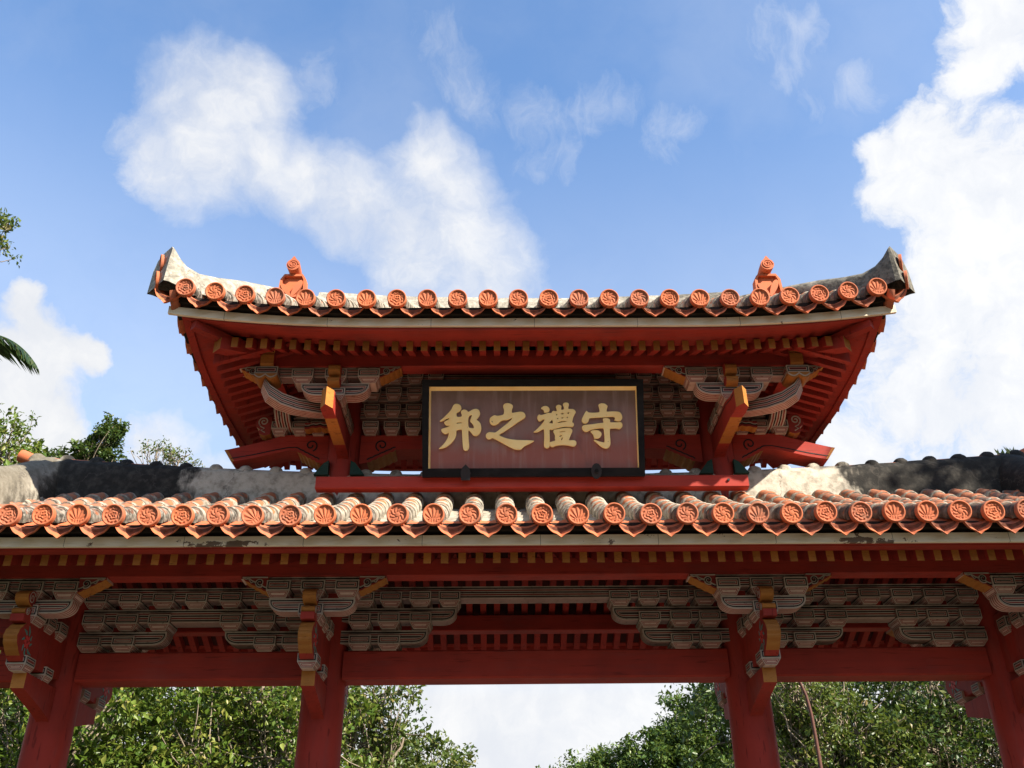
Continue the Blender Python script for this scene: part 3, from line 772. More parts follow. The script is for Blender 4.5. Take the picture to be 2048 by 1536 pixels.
rng = random.Random(3)
CAPX = [-5.125,-4.875,-4.625,-4.375,-4.125,-3.875,-3.625,-3.378,-3.124,-2.866,-2.619,-2.36,-2.105,-1.839,-1.579,-1.316,-1.053,-0.789,-0.521,-0.253,0.011,0.276,0.538,0.81,1.08,1.342,1.601,1.849,2.104,2.36,2.609,2.854,3.103,3.353,3.60,3.85,4.10,4.35,4.60,4.85,5.10]
def lower_z(x): return 4.164 + 0.0010*x*x + (0.0022*max(0, abs(x)-3.4)**2)
lr = MB(); YE, YR, ZR = -1.58, -0.16, 4.905
for i, x in enumerate(CAPX):
    z = lower_z(x)
    barrel_row(lr, (x, YE+0.022, z), (x, YR, ZR+0.012*abs(x)/4), 0.045, rng)
    if i+1 < len(CAPX):
        x2 = CAPX[i+1]; pan_strip(lr, (x,YE+0.03,z),(x,YR,ZR),(x2,YE+0.03,z),(x2,YR,ZR))
lr.grid([[(-5.4,0.1,4.93),(5.4,0.1,4.93)],[(-5.4,1.6,4.13),(5.4,1.6,4.13)]], 'barrel', smooth=False, uvf=lambda i, j: (3.3, 0.5))
lr.face([(-5.4,-1.45,4.13),(5.4,-1.45,4.13),(5.4,0,4.72),(-5.4,0,4.72)], 'mud')
lroof = lr.build('tiled_roof', gate)
kinds = [2,1,0,2,1,0,1,0,1,2,0,1,0,2,1,0,2,1,2,1,0,0,2,1,2,0,1,2,0,1,0,1,2,1,0,2,0,2,1,1]
for i, x in enumerate(CAPX):
    if abs(x) > 4.2: continue
    j = rng.uniform(-1, 1)
    mesh_obj('end_tile', ENDS[kinds[(i*7+3) % 40 if i % 3 else i % 40]], lroof, (x+0.004*j, YE-0.030, lower_z(x)+0.004*rng.uniform(-1,1)), 0.03*j, rad(9+2*j), 0.9*rng.uniform(-1,1) if i % 4 == 0 else 0.1*j)
    xm = (x+CAPX[i+1])/2
    mesh_obj('drip_tile', DRIP, lroof, (xm, YE-0.005+0.006*j, lower_z(xm)-0.060), 0.0, rad(6), 0.03*j)
def ridge(name, path, prof, parent, key='plaster', bump=0.0, every=0.28, seedv=1, close=True):
    """plastered ridge: profile (side, up) swept along path, uneven by hand"""
    m = MB(); P = [Vector(p) for p in path]; r = random.Random(seedv); rings = []
    for i, p in enumerate(P):
        t = (P[min(i+1,len(P)-1)]-P[max(i-1,0)]); t.z = 0; t.normalize(); s_ = Vector((t.y,-t.x,0))
        rings.append([p + s_*(a*(1+0.03*r.uniform(-1,1))) + Z1*(b+0.006*r.uniform(-1,1)) for a, b in prof])
    m.grid(rings, key, smooth=True)
    if close: m.face(rings[0][::-1], key); m.face(rings[-1], key)
    return m, rings
def rz(x): return 5.165 + 0.0098*x*x - (0.0 if abs(x) < 4.3 else 0.02*(abs(x)-4.3))
path = [(x, -0.02, rz(x)) for x in np.linspace(-4.62, 4.62, 84)]
prof = [(0.155,-0.42),(0.150,-0.2),(0.138,-0.06),(0.095,0.0),(-0.095,0.0),(-0.138,-0.06),(-0.15,-0.2),(-0.155,-0.42)]
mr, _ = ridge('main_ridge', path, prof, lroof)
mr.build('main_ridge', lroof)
ct = MB()                                                           # cover tiles along the crest with lumps of mortar over the joints
for k in range(34):
    x0 = -4.6+k*0.2785; x1 = x0+0.2785
    ct.grid([[(x, -0.02+0.088*math.cos(a), rz(x)-0.03+0.062*math.sin(a)) for a in [math.pi*q/8 for q in range(9)]] for x in (x0, x1)], 'terra')
    rings = []
    for q in range(9):
        t = -1+q/4; rr = math.sqrt(max(0.0, 1-t*t)); x = x0+0.062*t+rng.uniform(-0.004,0.004)
        rings.append([(x, -0.02+(0.085+0.030*rr)*math.cos(a), rz(x)-0.035+(0.050+0.058*rr)*math.sin(a)) for a in [math.pi*(q2/10) for q2 in range(11)]])
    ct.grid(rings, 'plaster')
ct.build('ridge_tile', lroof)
for s in (-1, 1):                                                   # ridges running down from the ends of the crest
    hp = [(s*(4.50+0.10*t), -0.05-1.2*t, 5.40-0.60*t-0.08*math.sin(math.pi*t)) for t in np.linspace(0, 1, 14)]
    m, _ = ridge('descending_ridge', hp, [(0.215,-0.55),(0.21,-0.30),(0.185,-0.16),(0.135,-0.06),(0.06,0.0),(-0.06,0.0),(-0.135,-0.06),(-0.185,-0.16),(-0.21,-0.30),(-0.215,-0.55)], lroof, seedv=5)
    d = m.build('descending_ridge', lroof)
    e = MB(); e.tube([(s*4.58,0.02,5.36),(s*4.70,0.02,5.405),(s*4.80,0.02,5.445)], [0.045,0.058,0.062], 'terra', 14); e.build('ridge_tile', d)

# ---- beam that carries the signboard, and pads at the feet of the upper posts
beam_x('signboard_beam', -1.905, 1.888, -0.50, -0.40, 4.868, 4.985)
pin = MB(); pin.tube([(1.71,-0.498,4.93),(1.71,-0.515,4.93)], 0.012, 'iron', 8); pin.build('bolt', gate)
for s in (-1, 1):
    for q in (-1, 1):
        f = MB(); out = [(0.0,0.0),(0.13,0.0),(0.045,0.115),(0.0,0.14)]
        f.prism([(a*1.0+0.10, b) for a, b in out], (s*1.765,-0.20,5.14), X1*q, Z1, FRONT, 0.32, 'green', 'green'); f.build('post_foot', gate)

# ================================================================== upper storey
UC = 1.745
def tie_beam(pts, edges):
    t = MB(); t.prism(pts, (0,-0.115,0), X1, Z1, FRONT, 0.23, 'redx', 'redx', 'redx', edges=edges)
    o = Vector((0,-0.115,0)); return t, o
def lobed(p, q, n=16, lobes=5, amp=0.012):
    p, q = Vector((p[0],p[1])), Vector((q[0],q[1])); d = q-p; nn = Vector((d.y,-d.x)).normalized()
    if nn.y > 0: nn = -nn
    return [tuple(p+d*(i/n)+nn*(amp*abs(math.sin(math.pi*lobes*i/n)))) for i in range(n+1)]
mid = [(-1.6,5.58),(-1.6,5.285),(-1.545,5.295)] + lobed((-1.53,5.30),(-1.27,5.43)) + [(-1.2,5.435),(1.2,5.435)] + lobed((1.27,5.43),(1.53,5.30)) + [(1.545,5.295),(1.6,5.285),(1.6,5.58)]
ed = ['redx','redx','redx'] + ['ochre']*16 + ['redx']*3 + ['ochre']*16 + ['redx']*5
t, o = tie_beam(mid, ed[:len(mid)])
def scroll_line(mb, s, X, up=True):
    """black painted edge line and curl beside the lobed ochre edge"""
    Pz = lambda x, z: Vector((X(x), -0.115, z))
    return Pz
for s in (-1, 1):
    a = [Vector((s*x,-0.115,z)) for x, z in lobed((1.53,5.325),(1.27,5.455), 16, 5, -0.006)]
    t.ribbon(a, 0.013, FRONT, 0.003, 'black')
    t.ribbon(spiral((s*1.40,-0.115,5.475), 0.062, 1.25, -1.2 if s > 0 else math.pi+1.2, X1, Z1, 30, 0.012, s), 0.014, FRONT, 0.003, 'black')
t.build('tie_beam', gate)
for s in (-1, 1):
    nose = [(1.90,5.58),(2.32,5.585)] + [(2.32+0.54*q, 5.585-0.155*q**0.85) for q in (0.25,0.5,0.75,1.0)] + [(2.775,5.312),(2.60,5.345),(2.40,5.395),(2.27,5.425),(2.20,5.425)] + lobed((2.19,5.425),(1.97,5.300)) + [(1.955,5.295),(1.90,5.285)]
    n0 = 6
    edn = ['redx']*5 + ['ochre'] + ['redx']*5 + ['ochre']*16 + ['redx']*8
    b, o = tie_beam([(s*x, z) for x, z in nose], edn[:len(nose)])
    b.ribbon([Vector((s*x,-0.115,z)) for x, z in [(2.79,5.345),(2.60,5.380),(2.40,5.428),(2.27,5.455),(2.20,5.455)]], 0.009, FRONT, 0.003, 'black')
    b.ribbon([Vector((s*x,-0.115,z)) for x, z in lobed((2.20,5.455),(1.97,5.33), 16, 5, -0.006)], 0.013, FRONT, 0.003, 'black')
    b.ribbon(spiral((s*2.06,-0.115,5.475), 0.062, 1.25, math.pi+1.2 if s > 0 else -1.2, X1, Z1, 30, 0.012, -s), 0.014, FRONT, 0.003, 'black')
    r = b.build('tie_beam_end', gate)
    e = MB(); tip = [(2.862,5.430),(2.777,5.312),(2.755,5.316),(2.835,5.437)]
    e.prism([(s*x, z) for x, z in tip], (0,-0.118,0), X1, Z1, FRONT, 0.236, 'ochre', 'ochre', 'ochre'); e.build('beam_end', r)

UR = [(6.255,6.180,6.118),(6.070,5.998,5.932),(5.885,5.812,5.752),(5.703,5.630,5.572)]
f = MB()
for z0, z1 in ((6.125,6.20),(5.94,6.02),(5.755,5.835)):
    rail(f, -1.62, 1.62, -0.125, 0.02, z0, z1+0.03)
    for s in (-1, 1):
        if z0 < 6.1: rail(f, *( (1.87,2.44) if s > 0 else (-2.44,-1.87) ), -0.125, 0.02, z0, z1+0.03)
f.box(-2.4, 2.4, 0.03, 0.06, 5.56, 6.4, 'red')
uf = f.build('bracket_frieze', gate)
for (zt, zm, zb) in UR:
    pr = MB(); striped_block(pr, 0, 0.150, -0.17, 0.03, zt, zm, zb, 0.026); proto = pr.mesh('bearing_block')
    for x in (0.912, 1.112, 1.312, 1.512):
        for s in (-1, 1): mesh_obj('bearing_block', proto, uf, (s*x,0,0))
    if zt < 6.0:
        for x in (2.0, 2.172, 2.365):
            for s in (-1, 1): mesh_obj('bearing_block', proto, uf, (s*x,0,0))

def make_upper_bracket(s):
    """projecting prow arm, boat arm with three blocks, corner box, curved diagonal arm (s = -1 left, 1 right)"""
    k = MB(); w = 0.052
    und = [(-0.14,5.30),(-0.20,5.325),(-0.28,5.338),(-0.40,5.340)] + [(-0.40-0.5*i/20, 5.340-0.004*abs(math.sin(math.pi*5*i/20))) for i in range(1, 20)] + [(-0.90,5.342),(-1.02,5.318),(-1.13,5.318)]
    eu = ['red']*3 + ['ochre']*20 + ['red']*2
    prof = und + [(-1.13,5.488),(-0.98,5.500),(-0.80,5.545),(-0.14,5.560)]
    edges = eu + ['red']*6
    k.prism(prof, (w,0,0), Y1, Z1, X1, 2*w, 'red', 'red', 'red', edges=edges[:len(prof)])
    tip = Vector((0,-1.215,0))
    for sx in (-1, 1):
        k.face([(sx*w,-1.13,5.318),(0,-1.205,5.318),(0,-1.205,5.488),(sx*w,-1.13,5.488)], 'ochre')
    k.face([(-w,-1.13,5.318),(w,-1.13,5.318),(0,-1.205,5.318)], 'red'); k.face([(-w,-1.13,5.488),(w,-1.13,5.488),(0,-1.205,5.488)], 'red')
    k.box(-w, w, -0.80, -0.1, 5.60, 5.72, 'stripe')
    for sx in (-1, 1): k.ribbon([(sx*w,-1.10,5.46),(sx*w,-0.98,5.47),(sx*w,-0.8,5.515),(sx*w,-0.25,5.53)], 0.008, X1*sx, 0.003, 'black')
    root = k.build('bracket_set', gate, (s*UC, 0, 0))
    def blk(x, w_, y0, y1, zt, zm, zb, ins=0.03):
        b = MB(); striped_block(b, 0, w_, y0, y1, zt, zm, zb, ins); b.build('bracket_block', root, (x,0,0))
    for dx in (-0.292, 0, 0.292): blk(dx, 0.19, -0.885, -0.70, 5.852, 5.773, 5.718, 0.034)
    blk(0, 0.19, -0.885, -0.72, 5.66, 5.59, 5.55)
    for y in (-0.62,-0.42,-0.24):
        blk(0, 0.15, y-0.075, y+0.075, 5.66-0.0, 5.585, 5.535, 0.028)
    b = MB(); boat(b, -0.30, 0.30, -0.855, -0.715, 5.600, 5.718, 0.10, 0.10); b.build('boat_arm', root)
    b = MB(); rail(b, min(-s*0.40, s*0.62), max(-s*0.40, s*0.62), -0.84, -0.73, 5.79, 5.888); b.build('boat_arm', root)
    b = MB(); wing(b, -s, -s*0.385, -s*0.575, -0.865, -0.72, 5.886, 5.770); b.build('wing_carving', root)
    b = MB(); wing(b, s, s*0.685, s*0.86, -0.865, -0.72, 5.886, 5.775); b.build('wing_carving', root)
    for z0, z1, yb, yt in ((5.762,5.868,-0.935,0.03),(5.655,5.742,-0.935,0.024)):
        b = MB(); pts = [(-0.80,z0),(-0.90,z0)] + scallop(yb, z0+0.004, z1-0.004, yt, 12, 2, 0.006) + [(-0.92,z1),(-0.80,z1)]
        b.prism(pts, (w,0,0), Y1, Z1, X1, 2*w, 'red', 'ochre', 'red'); b.build('beam_end', root)
    # corner box with its ochre lobes, and the noses of the crossing purlins above it
    cxx = s*0.598
    b = MB(); striped_block(b, cxx, 0.20, -0.945, -0.75, 5.842, 5.772, 5.745, 0.014)
    out = [(cxx-0.10+0.20*i/12, 5.742-0.030*abs(math.sin(math.pi*2*i/12))-0.006) for i in range(13)]
    b.prism(out + [(cxx+0.10,5.765),(cxx-0.10,5.765)], (0,-0.955,0), X1, Z1, FRONT, 0.19, 'ochre', 'ochre')
    b.ribbon([Vector((a,-0.955,z+0.02)) for a, z in out], 0.010, FRONT, 0.004, 'white'); b.build('bracket_block', root)
    b = MB(); b.prism([(-0.72,5.84),(-0.93,5.84),(-0.96,5.865),(-0.965,5.95),(-0.95,5.975),(-0.965,6.0),(-0.97,6.06),(-0.72,6.06)], (cxx+0.058,0,0), Y1, Z1, X1, 0.116, 'red', 'ochre', 'red'); b.build('beam_end', root)
    # curved arm rising diagonally to the corner
    ctr = [(0.635,-0.86,5.705),(0.585,-0.84,5.625),(0.49,-0.79,5.575),(0.37,-0.70,5.570),(0.22,-0.58,5.60),(0.05,-0.45,5.655)]
    b = MB(); hh = 0.055; Ls = []
    for i, (x, y, z) in enumerate(ctr):
        h2 = hh*(0.75 if i == 0 else 1.0)
        d = Vector((ctr[min(i+1,5)][0]-ctr[max(i-1,0)][0], ctr[min(i+1,5)][1]-ctr[max(i-1,0)][1], 0)).normalized(); nn = Vector((-d.y, d.x, 0))
        if nn.y > 0: nn = -nn
        nn = Vector((s*nn.x, nn.y, 0))
        c0 = Vector((s*x, y, z)); ww = 0.062
        Ls.append([c0+nn*ww+Z1*h2, c0+nn*ww-Z1*h2, c0-nn*ww-Z1*h2, c0-nn*ww+Z1*h2])
    FB = [(1.2,'white'),(1,'black'),(0.8,'white'),(1,'stripe'),(0.8,'white'),(1,'black'),(0.8,'white'),(1,'stripe'),(0.8,'white'),(1,'black'),(1.2,'white')]
    for A, Bq in zip(Ls[:-1], Ls[1:]):
        b.bands(A[0], Bq[0], Bq[1], A[1], FB); b.bands(A[1], Bq[1], Bq[2], A[2], UNDER)
        b.face([A[3], Bq[3], Bq[0], A[0]], 'pink'); b.face([A[2], Bq[2], Bq[3], A[3]], 'pink')
    b.bands(Ls[0][0], Ls[0][3], Ls[0][2], Ls[0][1], UNDER); b.build('corner_arm', root)
    # end-on arm with striped curved sole beside the frieze
    b = MB(); xa = s*0.575; ww = 0.068
    sole = [(-0.50,5.86),(-0.50,5.80),(-0.47,5.735),(-0.40,5.69),(-0.30,5.665),(-0.10,5.66),(-0.10,5.86)]
    sole = [(y+0.14, z-0.03) for y, z in sole]
    for sx in (-1, 1): b.stripes([(xa+sx*ww, y, z) for y, z in (sole if sx < 0 else sole[::-1])], BOAT, 'black')
    for (ya, za), (yb, zb) in zip(sole[:-2], sole[1:-1]):
        b.bands((xa-ww,ya,za),(xa-ww,yb,zb),(xa+ww,yb,zb),(xa+ww,ya,za), [(1,'white'),(1,'stripe'),(0.8,'white'),(1,'black'),(0.8,'white'),(1,'stripe'),(0.8,'white'),(1,'black'),(0.8,'white'),(1,'stripe'),(1,'white')])
    b.build('boat_arm', root)
    # scroll carving at the outer end and the small cloud carving under the diagonal arm
    b = MB(); o0 = s*0.70
    out = [(0,5.575),(0.05,5.56),(0.10,5.575),(0.115,5.60),(0.10,5.625),(0.135,5.65),(0.15,5.69),(0.135,5.73),(0.10,5.765),(0.05,5.77),(0,5.75)]
    b.prism(out, (o0,-0.16,0), X1*s, Z1, FRONT, 0.12, 'stripe', 'ochre')
    P = lambda a, z: Vector((o0+s*a,-0.16,z))
    b.ribbon(spiral(P(0.072,5.705), 0.050, 1.6, -1.0 if s > 0 else math.pi+1.0, X1, Z1, 30, 0.006, s), 0.012, FRONT, 0.004, 'white')
    b.ribbon([P(0.10,5.655),(P(0.06,5.635)),P(0.09,5.615),P(0.05,5.59)], 0.010, FRONT, 0.004, 'white'); b.build('scroll_carving', root)
    b = MB(); n = 14
    low = [(0.28*i/n, 5.515+0.03*math.sin(math.pi*i/n*0.9)-0.012*abs(math.sin(math.pi*4*i/n))) for i in range(n+1)]
    b.prism(low + [(0.28,5.585),(0.0,5.60)], (s*0.06,-0.36,0), X1*s, Z1, FRONT, 0.10, 'stripe', 'ochre')
    b.ribbon([Vector((s*(0.06+a),-0.36,z+0.026)) for a, z in low], 0.012, FRONT, 0.004, 'black')
    b.ribbon([Vector((s*(0.06+a),-0.36,z+0.038)) for a, z in low], 0.008, FRONT, 0.005, 'white'); b.build('scroll_carving', root)
    return root
for s in (-1, 1): make_upper_bracket(s)
beam_x('purlin', -2.44, 2.44, -0.858, -0.72, 5.888, 6.065)
beam_x('purlin', -2.44, 2.44, 0.72, 0.858, 5.888, 6.065)
def beam_y(name, x0, x1, y0, y1, z0, z1, key='red'):
    m = MB(); m.box(x0, x1, y0, y1, z0, z1, key); return m.build(name, gate)
for s in (-1, 1):
    a, b = sorted((s*2.285, s*2.40)); beam_y('purlin', a, b, -0.72, 0.72, 5.89, 6.063)

# ---- upper eaves: boards that sweep up to the corners
EX, EY = 3.12, 1.56
def flare(u):                                                       # u = 0 mid .. 1 corner
    return 0.135*max(0.0, (u-0.38)/0.62)**2.2
def zf(x): return flare(abs(x)/EX)
def zs(y): return flare(abs(y)/EY)-0.055*(1-abs(y)/EY)
xs = np.linspace(-EX, EX, 49)
ue = MB(); US = 0.46
def strip(m, top, bot, key): m.grid([top, bot], key, smooth=False)
def swept_board(m, hw, hd, z0, z1, th, key):
    """a board along all four eaves, outer face at x=+-hw, y=-+hd"""
    for sgn in (-1, 1):
        X = np.linspace(-hw, hw, 41)
        o = [(x, sgn*hd) for x in X]; i = [(x*(hw-th)/hw, sgn*(hd-th)) for x in X]; Z = [zf(x/hw*EX) for x in X]
        strip(m, [(a,b,z+z1) for (a,b),z in zip(o,Z)], [(a,b,z+z0) for (a,b),z in zip(o,Z)], key)
        strip(m, [(a,b,z+z0) for (a,b),z in zip(o,Z)], [(a,b,z+z0) for (a,b),z in zip(i,Z)], key)
        strip(m, [(a,b,z+z0) for (a,b),z in zip(i,Z)], [(a,b,z+z1) for (a,b),z in zip(i,Z)], key)
        Yv = np.linspace(-hd, hd, 31)
        o = [(sgn*hw, y) for y in Yv]; i = [(sgn*(hw-th), y*(hd-th)/hd) for y in Yv]; Z = [zs(y/hd*EY) for y in Yv]
        strip(m, [(a,b,z+z1) for (a,b),z in zip(o,Z)], [(a,b,z+z0) for (a,b),z in zip(o,Z)], key)
        strip(m, [(a,b,z+z0) for (a,b),z in zip(o,Z)], [(a,b,z+z0) for (a,b),z in zip(i,Z)], key)
        strip(m, [(a,b,z+z0) for (a,b),z in zip(i,Z)], [(a,b,z+z1) for (a,b),z in zip(i,Z)], key)
swept_board(ue, 2.985, 1.410, 5.912, 5.985, 0.06, 'redx')
swept_board(ue, 2.955, 1.355, 5.935, 5.960, 0.24, 'redx')
swept_board(ue, 3.06, 1.47, 6.035, 6.10, 0.16, 'mud')
# soffit: four sloping faces up to the ridge beam
hw, hd, zz = 2.72, 1.12, 6.05
for sgn in (-1, 1):
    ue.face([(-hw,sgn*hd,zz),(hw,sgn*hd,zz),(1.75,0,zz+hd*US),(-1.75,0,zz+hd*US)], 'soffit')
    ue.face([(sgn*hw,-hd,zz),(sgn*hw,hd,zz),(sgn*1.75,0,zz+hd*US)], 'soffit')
upe = ue.build('eave', gate)
wb = MB(); X = np.linspace(-3.10, 3.10, 49)
for (ya, za, yb, zb) in ((-1.440,6.012,-1.440,5.938),(-1.440,5.938,-1.412,5.938),(-1.440,6.012,-1.412,6.012)):
    strip(wb, [(x,ya,za+zf(x)) for x in X], [(x,yb,zb+zf(x)) for x in X], 'board')
wb.build('eave_board', upe)
raf2 = rafter_mesh(0.056, 0.098, 1.0, US); first = None
for i in range(44):
    x = -2.70+5.39*i/43; z = 5.838+0.5*zf(x*1.08)
    if first is None: first = raf2.build('rafter', upe, (x, -1.20, z))
    else: copy_of(first, upe, (x, -1.20, z))
sr = MB()
for sgn in (-1, 1):
    for j in range(17):
        y = -1.03+2.06*j/16; a = 0.025; z = 5.80+0.25*zs(y); run = min(0.9, 1.05-abs(y)*0.35)
        f = [(sgn*2.78,y-a,z),(sgn*2.78,y+a,z),(sgn*2.78,y+a,z+0.15),(sgn*2.78,y-a,z+0.15)]; b = [(p-sgn*run,q,zz_+run*US*0.72) for p,q,zz_ in f]
        sr.face(f, 'ochre')
        for i in range(4): sr.face([f[i], f[(i+1)%4], b[(i+1)%4], b[i]], 'red')
for i in range(44):
    x = -2.70+5.39*i/43; a = 0.028; z = 5.838
    f = [(x-a,1.2,z),(x+a,1.2,z),(x+a,1.2,z+0.098),(x-a,1.2,z+0.098)]; b = [(p,0.2,q+US) for p,_,q in f]
    sr.face(f, 'ochre')
    for i2 in range(4): sr.face([f[i2], f[(i2+1)%4], b[(i2+1)%4], b[i2]], 'red')
tag(sr.build('rafter', upe), None, None, kind='stuff')
for sx in (-1, 1):
    for sy in (-1, 1):
        h = MB(); d = Vector((sx, sy, 0)).normalized(); nn = Vector((-d.y, d.x, 0)); w = 0.058
        def bar(p0, p1, z0, z1, hgt, w, end):
            a = [p0+nn*w, p0-nn*w, p1-nn*w, p1+nn*w]; zz2 = [z0, z0, z1, z1]
            lo = [p+Z1*z for p, z in zip(a, zz2)]; hi = [p+Z1*(hgt) for p in lo]
            h.face(lo[::-1], 'red'); h.face(hi, 'red'); h.face([lo[2],lo[3],hi[3],hi[2]], end); h.face([lo[0],lo[1],hi[1],hi[0]][::-1], 'red')
            h.face([lo[1],lo[2],hi[2],hi[1]], 'red'); h.face([lo[3],lo[0],hi[0],hi[3]], 'red')
        P0 = Vector((sx*1.55, sy*0.02, 0)); 
        bar(Vector((sx*1.9,sy*0.40,0)), Vector((sx*2.72,sy*1.20,0)), 6.12, 5.845, 0.115, w, 'ochre')
        bar(Vector((sx*2.5,sy*0.99,0)), Vector((sx*2.89,sy*1.375,0)), 5.945, 5.955, 0.07, 0.036, 'redx')
        h.build('hip_rafter', upe)
    m = MB()                                                        # wedge on the purlin that lifts the outermost rafters
    A = [(sx*2.44,-0.86,6.00),(sx*2.62,-1.00,6.0),(sx*2.72,-1.10,5.99)]
    for (a, b) in zip(A[:-1], A[1:]):
        a, b = Vector(a), Vector(b); m.face([a,b,b+Z1*0.07,a+Z1*0.07],'red'); m.face([a,b,b+Vector((-sx*0.06,0.08,0)),a+Vector((-sx*0.06,0.08,0))],'red'); m.face([a+Z1*0.07,b+Z1*0.07,b+Vector((-sx*0.06,0.08,0.07)),a+Vector((-sx*0.06,0.08,0.07))],'red')
    m.build('purlin_wedge', upe)

# ---- upper roof tiles
ur = MB(); rng = random.Random(11)
def ucap(x): return 6.130 + (0.118*max(0.0,(abs(x)-1.55)/1.40)**2.1)
UX = [-2.945+5.87*i/23 for i in range(24)]
def uz(x, y):                                                       # tile surface of the front slope
    return ucap(x) + 0.62*(y+1.54) - 0.02
for sgn in (-1, 1):
    for i, x in enumerate(UX):
        ye = -0.10 if abs(x) < 2.0 else -0.10-(abs(x)-2.0)*1.18
        p1 = (x, -sgn*ye if sgn < 0 else ye, uz(x, ye)-0.02)
        p0 = (x, -1.512 if sgn > 0 else 1.512, ucap(x))
        barrel_row(ur, p0, (p1[0], p1[1], p1[2]), 0.03, rng)
        if i+1 < len(UX):
            x2 = UX[i+1]; y0 = p0[1]*0.985
            pan_strip(ur, (x,y0,ucap(x)),p1,(x2,y0,ucap(x2)),(x2,p1[1],p1[2]))
    ysid = [-1.33+2.66*j/10 for j in range(11)]
    for j, y in enumerate(ysid):
        run = 0.10+(1.46-abs(y))*0.62
        z0 = 6.165+1.05*zs(y)
        barrel_row(ur, (sgn*3.045,y,z0), (sgn*(3.065-run),y,z0+run*0.6), 0.02, rng)
        if j < 10:
            y2 = ysid[j+1]; pan_strip(ur, (sgn*3.04,y,z0),(sgn*(3.04-run),y,z0+run*0.6),(sgn*3.04,y2,6.165+1.05*zs(y2)),(sgn*(3.04-run),y2,z0+run*0.6))
    ur.face([(sgn*1.9,-0.9,6.55),(sgn*1.9,0.9,6.55),(sgn*1.9,0,7.05)], 'mud')
    ur.face([(sgn*2.90,-1.2,6.03),(sgn*2.90,1.2,6.03),(sgn*1.9,0.8,6.52),(sgn*1.9,-0.8,6.52)], 'mud')
    ur.face([(-2.75,sgn*1.40,6.05),(2.75,sgn*1.40,6.05),(1.9,0,6.90),(-1.9,0,6.90)], 'mud')
uroof = ur.build('tiled_roof', gate)
uk = [1,2,1,0,0,2,0,1,0,2,0,2,1,0,2,2,1,0,1,0,2,1,2,0,0]
for i, x in enumerate(UX):
    j = rng.uniform(-1, 1); t = 0.16*(x/3)**3
    mesh_obj('end_tile', ENDS[uk[i]], uroof, (x, -1.563, ucap(x)), 0.03*j, rad(9+2*j), 0.1*j)
xd = [(UX[i]+UX[i+1])/2 for i in range(23)]; xd = [UX[0]-0.145] + xd + [UX[-1]+0.145]
for x in xd:
    dz = (ucap(x+0.05)-ucap(x-0.05))/0.1
    mesh_obj('drip_tile', DRIP, uroof, (x, -1.54, ucap(x)-0.058), 0.0, rad(6), -math.atan(dz))
for sgn in (-1, 1):
    for j, y in enumerate(ysid):
        mesh_obj('end_tile', ENDS[j % 3], uroof, (sgn*3.093, y, 6.165+1.05*zs(y)), sgn*math.pi/2, rad(9))
    for j in range(12):
        y = -1.44+2.88*j/11
        mesh_obj('drip_tile', DRIPS, uroof, (sgn*3.06, y, 6.165+1.05*zs(y)-0.055), sgn*math.pi/2, 0.0)
def urz(x): return 7.18+0.018*x*x
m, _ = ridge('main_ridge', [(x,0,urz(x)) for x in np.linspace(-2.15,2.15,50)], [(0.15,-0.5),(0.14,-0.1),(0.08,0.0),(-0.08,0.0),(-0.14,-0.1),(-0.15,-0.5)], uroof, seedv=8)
m.build('main_ridge', uroof)
